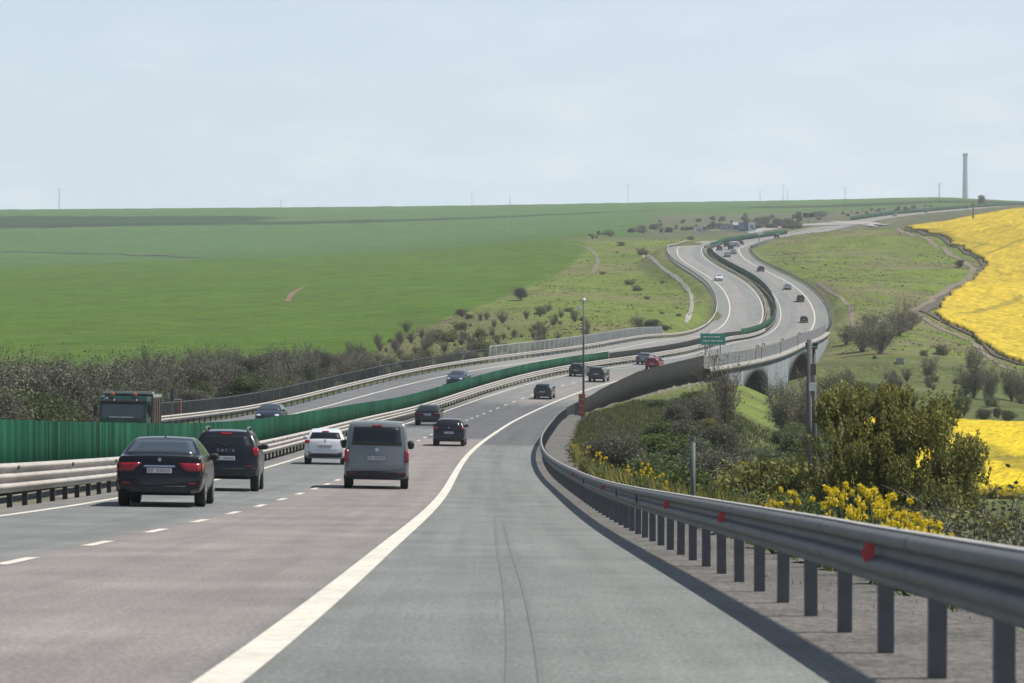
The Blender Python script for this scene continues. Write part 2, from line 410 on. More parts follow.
def ground_z(X, Y):
    """height of the finished ground"""
    ly = (math.log(Y) - math.log(3.0)) / .0095
    i = int(min(max(ly, 0), len(GY) - 2)); a = min(max(ly - i, 0), 1)
    t = X / Y; j = int(min(max(np.searchsorted(GT, t) - 1, 0), len(GT) - 2)); b = min(max((t - GT[j]) / (GT[j + 1] - GT[j]), 0), 1)
    return float((H[i, j] * (1 - b) + H[i, j + 1] * b) * (1 - a) + (H[i + 1, j] * (1 - b) + H[i + 1, j + 1] * b) * a)


def hit(px, py, lo=60, hi=3400):
    """ground point first met in the given direction"""
    t = (px - CX) / FPX; s = (HY - py) / FPX
    Y = lo
    while Y < hi:
        if ground_z(t * Y, Y) >= s * Y: return (t * Y, Y, ground_z(t * Y, Y))
        Y *= 1.004
    return (t * Y, Y, ground_z(t * Y, Y))


# ground colours by what grows there, plus painted shade in one field dip
def C(*a): return np.array(a, float)


PXC = CX + FPX * GT[None] + 0 * GYY
colr = np.zeros(GX.shape + (3,)); colr[:] = C(.105, .118, .045)
n1 = wav(GX, GYY, .05, 21); n2 = wav(GX, GYY, .17, 22); n3 = wav(GX, GYY, .5, 23)


def paint(mask, c, amt=1.0):
    w = (np.clip(mask, 0, 1) * amt)[..., None]
    colr[:] = colr * (1 - w) + np.asarray(c) * w


def soft(v, w): return np.clip(v / w + .5, 0, 1)


paint(soft(n1 + n2 * .6, .8), C(.125, .118, .058), .7)                      # drier grass
paint(soft(n2 + n3 * .6 - .5, .5), C(.085, .12, .030), .7)                  # fresh tufts
right = soft(OFF - 6, 2.0)
paint(right * soft(520 - GYY, 60), C(.092, .112, .040), .8)                 # damp valley floor
lime = soft(PXC - 733, 10) * soft(772 - PXC, 10) * soft(GYY - 315, 12) * soft(400 - GYY, 14)
paint(lime * soft(n2 + 1.2, .6), C(.150, .185, .045), .8)
hillm = right * soft(GYY - 560, 60) * soft(1180 - GYY, 60)
paint(hillm, C(.125, .160, .036), .9)
paint(hillm * soft(n1 + .5 * n2 - .1, .7), C(.140, .130, .068), .75)
paint(hillm * soft(n2 + .5 * n3 - .6, .4), C(.120, .175, .026), .9)
emb = soft(-OFF - 24, 2.0) * soft(GYY - 420, 40) * soft(1250 - GYY, 80)
paint(emb, C(.125, .170, .032), .8)
paint(emb * soft(n1 - .2, .6), C(.145, .14, .06), .7)
paint(emb * soft(640 - GYY, 120) * soft(520 - PXC, 60), C(.118, .120, .055), .9)
scrub = soft(GYY - 1180, 60) * soft(2080 - GYY, 150) * soft(PXC - 600, 60)
paint(scrub, C(.105, .110, .062), .9)
paint(scrub * soft(n2, .8), C(.075, .085, .05), .6)
# green crops on the left hill, with the fold's shade painted in
XB = np.interp(GY, [300, 430, 500, 600, 700, 800, 900, 1000, 1100, 1200, 1270], [300, 350, 385, 440, 492, 530, 562, 583, 590, 578, 556])[:, None]
crop = soft(XB + n2 * 3 - PXC, 3.0) * soft(GYY - 420, 30) * soft(1290 - GYY, 12)
paint(crop, C(.066, .122, .012))
paint(crop * soft(n1, 1.5), C(.071, .122, .015), .6)
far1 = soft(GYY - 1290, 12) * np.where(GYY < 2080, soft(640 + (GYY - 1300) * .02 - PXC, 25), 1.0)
paint(far1, C(.058, .116, .024))
paint(far1 * soft(GYY - 1285, 12) * soft(1400 - GYY, 25) * soft(330 - PXC, 260), C(.038, .078, .026), .9)  # shade of the terrain fold, painted as a darker green band
paint(far1 * soft(GYY - 1700, 60) * soft(2010 - GYY, 60), C(.060, .124, .030), .8)
paint(far1 * soft(GYY - 2620, 30), C(.056, .122, .024), .9)
grav = soft(OFF - 3.2, .05) * soft(5.1 - OFF, .5) * (GYY < 262)
paint(grav, C(.145, .138, .13))
paint(soft(4.2 - np.abs(OFF - .5), .3) * (GYY > 250) * soft(0.2 - np.abs(OFF - 3.6), .1), C(.16, .15, .14))
med = inside & (OFF < -8) & (OFF > -11.2)
paint(med.astype(float), C(.19, .18, .15))
paint(med * soft(n3 + n2, .5), C(.11, .115, .06), .6)

n, m = GX.shape
ii = np.arange(n - 1)[:, None] * m + np.arange(m - 1)[None]
FQ = np.stack([ii, ii + 1, ii + m + 1, ii + m], -1).reshape(-1, 4)
V = np.stack([GX, GYY, H], -1).reshape(-1, 3)
# a block behind and beside the camera, joined to the same sheet
bx = np.linspace(-60, 60, 25); by = np.linspace(-160, 3.2, 12)
BXX, BYY = np.meshgrid(bx, by)
BV = np.stack([BXX, BYY, RZ(np.clip(BYY, 3, None)) - .2 - np.clip(np.abs(BXX + 9) - 14, 0, 10) * .4 + np.clip(3 - BYY, 0, None) * .047], -1).reshape(-1, 3)
bi = np.arange(11)[:, None] * 25 + np.arange(24)[None] + len(V)
FB = np.stack([bi, bi + 1, bi + 26, bi + 25], -1).reshape(-1, 4)
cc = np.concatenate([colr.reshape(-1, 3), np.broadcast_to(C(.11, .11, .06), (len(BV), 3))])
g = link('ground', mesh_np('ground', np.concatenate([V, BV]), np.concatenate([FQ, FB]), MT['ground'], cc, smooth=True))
tag(g, kind='structure')


# raised crop sheets and draped strips
def inside_poly(px, py, poly):
    r = np.zeros(px.shape, bool); n = len(poly)
    for k in range(n):
        x1, y1 = poly[k]; x2, y2 = poly[(k + 1) % n]
        c = ((y1 > py) != (y2 > py))
        with np.errstate(divide='ignore', invalid='ignore'):
            xi = (x2 - x1) * (py - y1) / (y2 - y1 + 1e-12) + x1
        r ^= c & (px < xi)
    return r


gzv = np.vectorize(ground_z)


def crop_sheet(name, poly, dt, dl, height, label, seed, cola, colb, tracks=()):
    """poly in plan metres; a raised sheet of flowering crop with a skirt down to the ground"""
    poly = np.array(poly)
    tmin, tmax = (poly[:, 0] / poly[:, 1]).min(), (poly[:, 0] / poly[:, 1]).max()
    t = np.arange(tmin, tmax + dt, dt); y = np.exp(np.arange(math.log(poly[:, 1].min()), math.log(poly[:, 1].max()) + dl, dl))
    X = y[:, None] * t[None]; Y = np.broadcast_to(y[:, None], X.shape)
    ins = inside_poly(X + wav(X, Y, .5, seed) * .5, Y + wav(X, Y, .5, seed + 1) * .8, [tuple(p) for p in poly])
    Z = gzv(X, Y)
    rr = np.random.default_rng(seed)
    top = Z + height * (1 + .10 * wav(X, Y, .35, seed + 2)) + rr.normal(0, height * .05, X.shape)
    cell = ins[:-1, :-1] & ins[1:, :-1] & ins[:-1, 1:] & ins[1:, 1:]
    n, m = X.shape
    idx = np.arange(n * m).reshape(n, m)
    F = np.stack([idx[:-1, :-1], idx[:-1, 1:], idx[1:, 1:], idx[1:, :-1]], -1)[cell]
    # boundary edges -> skirt
    from collections import Counter
    cnt = Counter(); dirs = {}
    for q in F.tolist():
        for a in range(4):
            e = (q[a], q[(a + 1) % 4]); kx = (min(e), max(e)); cnt[kx] += 1; dirs[kx] = e
    used = np.unique(F)
    remap = -np.ones(n * m, int); remap[used] = np.arange(len(used))
    P = np.stack([X, Y, top], -1).reshape(-1, 3)[used]
    low = np.stack([X, Y, Z - .15], -1).reshape(-1, 3)
    c = cola + (colb - cola) * np.clip(.5 + .5 * wav(X, Y, .06, seed + 4), 0, 1)[..., None]
    c = c * (1 + rr.normal(0, .15, X.shape))[..., None]
    gq = np.clip(wav(X, Y, .9, seed + 7) + rr.normal(0, .7, X.shape) - 1.0, 0, 1)[..., None] * .35; c = c * (1 - gq) + C(.16, .17, .03) * gq
    for a, b in tracks:                                   # tractor lines through the crop
        ax, ay, bx_, by_ = *a, *b
        L2 = math.hypot(bx_ - ax, by_ - ay)
        s = ((X - ax) * (bx_ - ax) + (Y - ay) * (by_ - ay)) / L2; d = np.abs((X - ax) * (by_ - ay) - (Y - ay) * (bx_ - ax)) / L2
        w = np.clip(1.6 - d, 0, 1) * (s > 0) * (s < L2)
        c = c * (1 - .5 * w[..., None]) + C(.10, .11, .03) * .5 * w[..., None]
    c = c.reshape(-1, 3)
    Vs = [P]; Cs = [c[used]]; Fs = [remap[F]]
    bl = [dirs[k] for k, v in cnt.items() if v == 1]
    base = len(P); sv = []; sc_ = []; sf = []
    for a, b in bl:
        k = base + len(sv)
        sv += [low[a], low[b]]; sc_ += [C(.07, .058, .034)] * 2
        sf.append((remap[a], k, k + 1, remap[b]))
    if sv: Vs.append(np.array(sv)); Cs.append(np.array(sc_)); Fs.append(np.array(sf))
    o = link(name, mesh_np(name, np.concatenate(Vs), np.concatenate(Fs), MT['rape'], np.concatenate(Cs)))
    return tag(o, label, 'crop field', kind='stuff')


def drape(name, pts, width, mat, dz, label=None, n=5, sub=14, kind='structure'):
    """strip laid over the ground along plan points"""
    pts = np.array([p[:2] for p in pts], float)
    d = np.concatenate([[0], np.cumsum(np.hypot(*np.diff(pts, axis=0).T))])
    s = np.linspace(0, d[-1], sub * (len(pts) - 1) + 1)
    fx, fy = hermite(d, pts[:, 0]), hermite(d, pts[:, 1])
    x, y = fx(s), fy(s)
    tx, ty = np.gradient(x), np.gradient(y); l = np.hypot(tx, ty) + 1e-9
    w = np.linspace(-.5, .5, n)
    wd = width * (1 + .22 * wav(x, y, .25, 77))
    X = x[:, None] + (ty / l)[:, None] * w * wd[:, None]; Y = y[:, None] - (tx / l)[:, None] * w * wd[:, None]
    Z = gzv(X, Y) + dz
    k, m = X.shape; i = np.arange(k - 1)[:, None] * m + np.arange(m - 1)[None]
    F = np.stack([i, i + 1, i + m + 1, i + m], -1).reshape(-1, 4)
    o = link(name, mesh_np(name, np.stack([X, Y, Z], -1).reshape(-1, 3), F, mat))
    return tag(o, kind=kind)


YEL_A, YEL_B = C(.43, .315, .03), C(.50, .37, .032)
edge = [(905, 229), (925, 235), (948, 243), (966, 253), (984, 264), (982, 270), (962, 287), (942, 302), (931, 315), (944, 324), (968, 334), (990, 350), (1004, 360), (1024, 366.5)]
E3 = [hit(*p, lo=420) for p in edge]
poly = [(p[0], p[1]) for p in E3] + [(240, 590), (330, 800), (330, 1135), (185, 1128), (155, 1128)]
tr = [(hit(1024, 242, lo=500)[:2], hit(940, 268, lo=500)[:2]), (hit(1024, 300, lo=500)[:2], hit(960, 318, lo=500)[:2]), (hit(930, 232, lo=500)[:2], hit(985, 250, lo=500)[:2])]
crop_sheet('rapeseed_field', poly, .0011, .0035, 1.0, 'yellow rapeseed field on the far right hillside with a curved edge', 31, YEL_A, YEL_B, tr)
pn = [(31.5, 216), (30, 222), (33, 300), (41, 345), (62, 350), (80, 345), (62, 216)]
crop_sheet('rapeseed_field', pn, .0012, .004, .9, 'small yellow rapeseed field in the valley behind the olive tree', 41, C(.56, .42, .022), C(.62, .47, .026),
           [((38, 262), (60, 266)), ((38, 259), (60, 263)), ((41, 210), (47, 350))])
tp = [(893, 229), (912, 236), (936, 247), (956, 258), (971, 268), (952, 287), (930, 303), (919, 316), (936, 327), (962, 338), (984, 354), (1002, 366), (1024, 374), (1060, 380)]
drape('field_margin', [hit(*p, lo=420) for p in edge], 2.2, material('margin_weeds', (.075, .062, .042), .95, noise=[(.6, .3)]), .3)
drape('dirt_track', [hit(*p, lo=420) for p in tp], 1.9, MT['dirt'], .12)
drape('dirt_track', [hit(*p, lo=420) for p in [(556, 243), (580, 246), (593, 252), (598, 262), (592, 274)]], 1.1, MT['dirt'], .10)
drape('drainage_channel', [hit(*p, lo=420) for p in [(640, 251), (651, 258), (663, 269), (679, 281), (689, 292), (692, 303), (690, 314), (686, 323)]], .95, MT['ditch'], .10)
drape('drainage_channel', [hit(*p, lo=480) for p in [(818, 283), (832, 294), (845, 304), (852, 318), (853, 330)]], 1.0, MT['dirt'], .10)
drape('soil_patch', [hit(*p, lo=420) for p in [(287, 302), (291, 296), (297, 291), (303, 288)]], 1.5, MT['soil'], .12)
drape('parking_lot', [hit(*p, lo=1150) for p in [(780, 226.5), (810, 225.5), (840, 224.5), (862, 222)]], 24, MT['lot'], .3, n=9)
drape('parking_lot', [hit(*p, lo=1150) for p in [(690, 232), (730, 231), (770, 229.5)]], 12, MT['lot'], .3, n=9)

drape('field_boundary', [hit(*p, lo=1300) for p in [(-30, 250.5), (60, 253.5), (130, 255.5), (200, 258)]], 5, material('boundary_weeds', (.045, .06, .035), .95), .4)
# --------------------------------------------------------------------- roads
PINK, BLUE, GREY, DARK, PALE = C(.225, .205, .195), C(.172, .180, .178), C(.175, .184, .175), C(.110, .114, .118), C(.225, .22, .21)


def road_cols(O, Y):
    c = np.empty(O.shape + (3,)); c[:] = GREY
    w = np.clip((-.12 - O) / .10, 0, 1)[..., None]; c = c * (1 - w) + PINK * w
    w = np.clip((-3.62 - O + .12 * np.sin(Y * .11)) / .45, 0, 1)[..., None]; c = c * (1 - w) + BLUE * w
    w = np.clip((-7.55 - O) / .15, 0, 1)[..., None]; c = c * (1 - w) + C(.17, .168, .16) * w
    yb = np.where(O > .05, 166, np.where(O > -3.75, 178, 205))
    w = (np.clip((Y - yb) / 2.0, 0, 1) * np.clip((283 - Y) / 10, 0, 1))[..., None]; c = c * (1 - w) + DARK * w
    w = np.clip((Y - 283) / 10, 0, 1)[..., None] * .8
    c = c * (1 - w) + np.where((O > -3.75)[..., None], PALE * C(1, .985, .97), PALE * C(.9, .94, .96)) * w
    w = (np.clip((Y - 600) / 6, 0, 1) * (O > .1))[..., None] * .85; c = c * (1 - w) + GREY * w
    # darker tyre bands in the lanes and oil staining down the middle of the hard shoulder
    for oc, a in ((-1.1, .06), (-2.75, .06), (-4.9, .05), (-6.5, .05), (1.55, .07)):
        c = c * (1 - a * np.exp(-((O - oc) / .28)**2))[..., None]
    return c


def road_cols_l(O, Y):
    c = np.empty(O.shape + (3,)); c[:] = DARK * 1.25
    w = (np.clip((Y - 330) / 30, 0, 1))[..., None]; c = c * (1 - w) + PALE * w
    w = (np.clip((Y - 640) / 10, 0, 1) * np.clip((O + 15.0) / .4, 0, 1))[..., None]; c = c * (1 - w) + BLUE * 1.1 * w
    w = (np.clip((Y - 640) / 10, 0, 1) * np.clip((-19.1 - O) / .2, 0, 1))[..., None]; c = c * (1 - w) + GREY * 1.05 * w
    return c


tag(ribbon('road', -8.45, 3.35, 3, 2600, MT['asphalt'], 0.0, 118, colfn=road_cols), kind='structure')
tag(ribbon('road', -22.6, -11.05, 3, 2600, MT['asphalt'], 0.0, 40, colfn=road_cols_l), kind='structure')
EL = dict(kind='structure')
tag(ribbon('edge_line', -.125, .125, 4, 2300, MT['paint'], .006), **EL)
tag(ribbon('edge_line', -7.59, -7.41, 6, 2300, MT['paint'], .006), **EL)
tag(ribbon('edge_line', -11.6, -11.38, 20, 2300, MT['paint'], .006), **EL)
tag(ribbon('edge_line', -19.14, -18.9, 20, 2300, MT['paint'], .006), **EL)


def dashes(name, oc, y0, per, ln, y1, w=.15):
    Vv = []; Ff = []; y = y0
    while y < y1:
        for k in range(3):
            a, b = y + ln * k / 3, y + ln * (k + 1) / 3
            q = road_pt(np.array([oc - w / 2, oc + w / 2, oc + w / 2, oc - w / 2]), np.array([a, a, b, b]), .006)
            Ff.append(tuple(range(len(Vv), len(Vv) + 4))); Vv += q.tolist()
        y += per
    return tag(link(name, mesh_np(name, Vv, Ff, MT['paint'])), **EL)


y0d = station(-3.75, px=98, lo=20, hi=60)
y1d = station(-3.75, px=200, lo=30, hi=80)
PER = (y1d - y0d) / 2
dashes('lane_marking', -3.75, y0d - 1.2 - 4 * PER, PER, 2.3, 330, .16)
# repaired cracks along the shoulder
for (oc, a, b, w) in ((1.44, 9, 60, .05), (1.60, 9, 55, .035)):
    Y = steps(a, b, .01, .25)
    wob = oc + .02 * np.sin(Y * .08)
    P = np.stack([road_pt(wob - w / 2, Y, .004), road_pt(wob + w / 2, Y, .004)], 1).reshape(-1, 3)
    i = np.arange(len(Y) - 1) * 2
    tag(link('road_crack', mesh_np('road_crack', P, np.stack([i, i + 1, i + 3, i + 2], -1), MT['tar'])), kind='structure')


# ----------------------------------------------------------- barriers helpers
def sweep(name, prof, o_fn, Ya, Yb, mat, parent, k=.01, mn=.5, smooth=False, mx=8.0):
    """closed profile [(offset, height)] swept along the road"""
    Y = steps(Ya, Yb, k, mn, mx)
    oc = o_fn(Y) if callable(o_fn) else np.full(len(Y), float(o_fn))
    prof = np.array(prof); n = len(prof)
    P = road_pt(oc[:, None] + prof[None, :, 0], np.broadcast_to(Y[:, None], (len(Y), n)))
    P = P + np.array([0, 0, 1.0]) * prof[None, :, 1, None]
    i = np.arange(len(Y) - 1)[:, None] * n + np.arange(n)[None]
    j = np.arange(len(Y) - 1)[:, None] * n + (np.arange(n)[None] + 1) % n
    F = np.stack([i, j, j + n, i + n], -1).reshape(-1, 4)
    return link(name, mesh_np(name, P.reshape(-1, 3), F, mat, smooth=smooth), parent)


def wave(nw, ztop, zbot, depth, side, th=.006):
    """corrugated beam; side -1 faces left (towards smaller offsets)"""
    pts = []; h = (ztop - zbot) / nw
    for k in range(nw):
        z = ztop - k * h
        if k == 0: pts.append((-side * .03, z + .004))
        for f, d in ((0, .18), (.06, .50), (.15, .86), (.24, 1), (.42, 1), (.54, .80), (.66, .22), (.74, .05), (.90, .05)):
            pts.append((side * depth * d, z - f * h))
    pts.append((side * depth * .15, zbot))
    back = [(x - side * th, z) for x, z in pts[::-1]]
    return pts + back


def guardrail(label, oc, side, Ya, Yb, nw, ztop, zbot, sp, rail_mat, post_mat, post_w=.092, near_first=100, extra=None, pre_far=True, y0post=None):
    t = empty('guardrail', label, 'guardrail', Matrix.Translation(road_pt(oc, Ya).tolist()))
    inv = t.matrix_world.inverted()
    ofn = oc if callable(oc) else oc

    def fix(o):
        o.data.transform(inv); return o
    fix(sweep('rail', wave(nw, ztop, zbot, .085 if nw == 2 else .105, side), ofn, Ya, Yb, rail_mat, t, smooth=False))
    Yp = np.arange(y0post if y0post else Ya + .4, Yb, sp)
    me = None
    rest = MB()
    for i, y in enumerate(Yp):
        M_ = road_frame(oc, y)
        q = M_ @ Vector((-side * .075, 0, 0))
        if i < near_first:
            if me is None:
                b = MB()                                   # C-shaped post
                w, dp, th = post_w, .06, .012
                b.box((0, 0, (ztop - .05) / 2 - .05), (w, th, ztop + .05))
                b.box((-w / 2 + th / 2, dp / 2 + th / 2, (ztop - .05) / 2 - .05), (th, dp, ztop + .05))
                b.box((w / 2 - th / 2, dp / 2 + th / 2, (ztop - .05) / 2 - .05), (th, dp, ztop + .05))
                b.box((side * .045, .02, (ztop + zbot) / 2), (.06, .05, .14))
                o = b.build('post', post_mat, t); me = o.data
            else:
                o = link('post', me, t)
            o.matrix_local = inv @ Matrix.Translation(q) @ Matrix.Rotation(random.uniform(-.02, .02), 4, 'Z') @ Matrix.Rotation(random.uniform(-.008, .008), 4, 'Y')
        else:
            rest.box((q.x, q.y, q.z + ztop / 2 - .05), (post_w, .06, ztop))
    if rest.v:
        o = rest.build('post', post_mat, t); fix(o); o['kind'] = 'stuff'
    return t, inv, fix


# right guardrail: posts every 1.92 m, phased on a post that is seen 18.8 m ahead
PSP = 2.12
rg, rgi, rgf = guardrail('long grey steel guardrail curving along the right hard shoulder with red reflectors', 3.6, -1, 6.0, 248, 2, .75, .43, PSP, MT['galv'], MT['post'],
                         y0post=station(3.68, px=848, lo=14, hi=30) - 6 * PSP)
rgf(sweep('sunlit_top_strip', [(-.028, .748), (.012, .757), (.012, .761), (-.030, .753)], 3.6, 6.0, 248, MT['rail_top'], rg))  # pale strip painting the sun on the rail's top
for px in (873, 725, 668.5, 604, 574):
    Y = station(3.56, px=px, lo=10, hi=110)
    b = MB()
    b.add([(-.012, -.0, .075), (-.012, -.0, -.075), (-.012, .05, -.055), (-.012, .085, -.02), (-.012, .085, .02), (-.012, .05, .055)], [(0, 1, 2, 3, 4, 5)])
    # a bent plate facing oncoming drivers: half-round, seated in the trough of the beam
    b = MB()
    prof = [(.005, -.085)] + [(.005 - .085 * math.sin(math.radians(a)), -.085 * math.cos(math.radians(a))) for a in range(15, 180, 15)] + [(.005, .085)]
    vs = [(x, 0, z) for x, z in prof] + [(x, .012, z) for x, z in prof]
    k = len(prof)
    b.add(vs, [tuple(range(k))[::-1], tuple(range(k, 2 * k))] + [(i, (i + 1) % k, k + (i + 1) % k, k + i) for i in range(k)])
    o = b.build('reflector', MT['red_refl'], rg)
    o.matrix_local = rgi @ road_frame(3.57, Y) @ Matrix.Translation((-.015, 0, .60)) @ Matrix.Rotation(math.radians(-12), 4, 'Z') @ Matrix.Scale(.88, 4)
for px in (641, 620, 586):
    Y = station(3.56, px=px, lo=10, hi=110)
    b = MB(); b.box((0, 0, 0), (.02, .16, .12))
    o = b.build('reflector', MT['dark_post'], rg); o['label'] = 'dark worn reflector'
    o.matrix_local = rgi @ road_frame(3.50, Y) @ Matrix.Translation((-.01, 0, .60))
# splice bolts on the top flange
for y in np.arange(station(3.68, px=848, lo=14, hi=30) - 2 * PSP * 2 + .1, 62, PSP * 2):      # lapped beam joints
    q = sweep('lap_joint', wave(2, .7505, .4295, .0875, -1, .003), 3.5995, y, y + .32, MT['galv'], rg, .01, .16); rgf(q)
for y in np.arange(8, 45, PSP * 2):
    b = MB(); p = road_frame(3.6, y) @ Vector((.0, 0, .757)); b.box(p, (.018, .03, .012)); rgf(b.build('bolt', MT['dark_post'], rg))

# median, right-hand rail, triple wave, then the green anti-glare panels
guardrail('pale triple wave median guardrail in front of the green panels', -8.55, 1, 24, 600, 3, .89, .29, 2.0, MT['galv_warm'], MT['dark_post'], .11, y0post=26)
Mg_ = [o for o in COL.objects if o.get('label', '').startswith('pale triple wave')][0]; Mi_ = Mg_.matrix_world.inverted()
for k_ in range(14):
    b = MB(); b.box((.10, 0, .80), (.03, .14, .09)); o = b.build('reflector', MT['dark_post'], Mg_); o.matrix_local = Mi_ @ road_frame(-8.55, 46 + k_ * 8)
guardrail('median guardrail on the oncoming side behind the green panels', -10.75, -1, 150, 1000, 2, .80, .48, 4.0, MT['galv_warm'], MT['dark_post'])
guardrail('pale guardrail along the upper right carriageway beside the green panels', -8.45, 1, 600.5, 1000, 2, .80, .48, 4.0, MT['galv'], MT['dark_post'])


def panel_wall(name, label, cat, o_fn, Ya, Yb, zb, zt, mat, pitch=.3, amp=.03, post=None, post_sp=3.0, cap=None, post_o=.1):
    """folded sheet panels, swept: vertical ribs of real depth"""
    t = empty(name, label, cat, Matrix.Translation(road_pt(o_fn(np.array([Ya]))[0] if callable(o_fn) else o_fn, Ya).tolist()))
    inv = t.matrix_world.inverted()
    Y = [Ya]
    while Y[-1] < Yb: Y.append(Y[-1] + max(pitch, Y[-1] * .0016) / 2)
    Y = np.array(Y); k = np.arange(len(Y))
    oc = o_fn(Y) if callable(o_fn) else np.full(len(Y), float(o_fn))
    rr = np.random.default_rng(5)
    if not np.isscalar(zt) and callable(zt): ztv = zt(Y); zt = float(np.max(ztv))
    else: ztv = zt
    off = oc + np.where((k // 1) % 2 == 0, -amp, amp)
    top = ztv + rr.normal(0, .006, len(Y))
    P = np.stack([road_pt(off, Y, zb), road_pt(off, Y, 0) + np.stack([0 * top, 0 * top, top], -1), road_pt(off + .03, Y, 0) + np.stack([0 * top, 0 * top, top], -1), road_pt(off + .03, Y, zb)], 1)
    n = 4; i = np.arange(len(Y) - 1)[:, None] * n + np.arange(n)[None]; j = np.arange(len(Y) - 1)[:, None] * n + (np.arange(n)[None] + 1) % n
    pc = None
    if mat is MT['green_panel']:
        tone = np.repeat(1 + rr.normal(0, .27, len(Y) // 2 + 1), 2)[:len(Y)] * (1 + .10 * np.sin(Y * .37)); tone = np.clip(tone, .5, 1.6)
        pc = np.repeat(C(.008, .053, .030)[None] * tone[:, None], 4, 0)
    o = link('panel', mesh_np('panel', P.reshape(-1, 3), np.stack([i, j, j + n, i + n], -1).reshape(-1, 4), mat, pc), t); o.data.transform(inv)
    if post:
        me = None
        Yp = np.arange(Ya, Yb, post_sp)
        if len(Yp) > 95: Yp = np.linspace(Ya, Yb, 95)
        for y in Yp:
            c = float(o_fn(np.array([y]))[0]) if callable(o_fn) else o_fn
            if me is None:
                b = MB(); hp_ = float(np.min(ztv)); b.box((0, 0, hp_ / 2), (.09, .09, hp_)); o = b.build('post', post, t); me = o.data
            else: o = link('post', me, t)
            o.matrix_local = inv @ road_frame(c + post_o, y)
    if cap and np.isscalar(ztv):
        o = sweep('cap', [(-.05, zt), (.07, zt), (.07, zt + .05), (-.05, zt + .05)], o_fn, Ya, Yb, cap, t); o.data.transform(inv)
    return t


Yg1 = station(-9.7, px=609, lo=200, hi=450)
panel_wall('anti_glare_barrier', 'long dark green panel barrier in the median beside the black cars', 'barrier', -9.7, 26, Yg1, .3, lambda Y: np.interp(Y, [26, 80, 170, 400], [1.84, 1.80, 1.66, 1.64]), MT['green_panel'], .30, .03)
panel_wall('median_screen', 'dark grey mesh screen in the median between green panels and the bend', 'barrier', -9.7, Yg1 + .5, 545, .2, 1.45, MT['mesh_dark'], .5, .02)
gfn = lambda Y: np.interp(Y, [545, 560, 640, 700, 2400], [-10.2, -10.2, -8.75, -8.75, -8.75])
panel_wall('anti_glare_barrier', 'green panel barrier snaking up the far S bend in the median', 'barrier', gfn, 552, 1190, .1, 1.75, MT['green_panel'], .6, .03)
panel_wall('anti_glare_barrier', 'thin green panel barrier along the most distant stretch of road', 'barrier', lambda Y: np.full(np.shape(Y), -9.7), 1420, 2300, .1, 2.0, MT['green_panel'], .8, .03)

# left guardrail, picket fence and pale screen
guardrail('pale guardrail along the far side of the oncoming carriageway', -22.0, 1, 140, 1020, 2, .80, .42, 3.0, MT['galv_warm'], MT['dark_post'])


def picket_fence(label, o, Ya, Yb, zt, pitch, w, mat, name='mesh_fence', cat='fence'):
    t = empty(name, label, cat, Matrix.Translation(road_pt(o, Ya).tolist())); inv = t.matrix_world.inverted()
    b = MB()
    for y in np.arange(Ya, Yb, pitch):
        p = road_pt(o, y); b.box((p[0], p[1], p[2] + zt / 2), (w, w, zt))
    b.build('picket', mat, t).data.transform(inv)
    for z in (.25, zt - .08):
        q = sweep('crossbar', [(-.025, z - .03), (.025, z - .03), (.025, z + .03), (-.025, z + .03)], o, Ya, Yb, mat, t); q.data.transform(inv)
    me = None
    for y in np.arange(Ya, Yb, 3.0)[:95]:
        if me is None:
            c = MB(); c.box((0, 0, zt / 2 + .03), (.09, .09, zt + .06)); ob = c.build('post', mat, t); me = ob.data
        else: ob = link('post', me, t)
        ob.matrix_local = inv @ road_frame(o, y)
    return t


Yls = station(-23.2, px=489, lo=250, hi=520)
Yle = station(-23.2, px=662, lo=380, hi=640)
picket_fence('dark picket fence behind the left guardrail by the hedgerow', -23.2, 203, Yls - .6, 1.62, .30, .032, MT['mesh_grey'])
picket_fence('pale see-through screen on the left bridge edge by the grassy slope', -23.2, Yls, Yle, 1.95, .62, .09, MT['pale_panel'], 'noise_screen', 'screen')
# right edge of the embankment and the bridge
Yr0 = 249.5; Yr1 = station(3.7, px=704, lo=300, hi=480); Yr2 = station(3.55, py=333.5, lo=500, hi=640)


def zt_dark(Y):
    px, py = px_of(road_pt(3.55, Y)); ty = np.interp(px, [570, 590, 600, 616, 638, 667, 697, 720], [412, 396, 389.5, 381.7, 371.5, 364, 357, 351])
    return np.clip(smooth1(((py - ty) * Y / FPX)[None], 1, 6, 2)[0], .75, 2.1)

panel_wall('bridge_screen', 'dark mesh screen on the right road edge behind the orange marker', 'screen', 3.55, Yr0, Yr1, -1.15, zt_dark, MT['mesh_dark'], .45, .006)
bs = picket_fence('pale panelled screen on top of the concrete bridge wall', 3.55, Yr1 + .4, Yr2, 1.9, .60, .10, MT['pale_panel'], 'bridge_screen', 'screen')
t = empty('bridge_wall', 'bluish concrete bridge side wall with a pale edge beam under the screen', 'bridge', Matrix.Translation(road_pt(3.9, Yr1).tolist())); inv = t.matrix_world.inverted()
Yw_ = np.arange(Yr1 + 12, Yr2 + 4, .5); zlow = np.full(len(Yw_), -11.0)
for a_, b_, hh_ in ARCH:                                   # round-headed openings cut into the wall
    m_ = (Yw_ > a_) & (Yw_ < b_); u_ = (Yw_[m_] - (a_ + b_) / 2) / ((b_ - a_) / 2); zlow[m_] = -5.6 + (5.6 - 1.25) * np.sqrt(np.clip(1 - u_**2, 0, 1))
Pw = np.stack([road_pt(oo, Yw_, 0) + np.stack([0 * Yw_, 0 * Yw_, zq], -1) for oo, zq in ((4.15, zlow), (4.15, 0 * zlow - .25), (3.75, 0 * zlow - .25), (3.75, zlow))], 1)
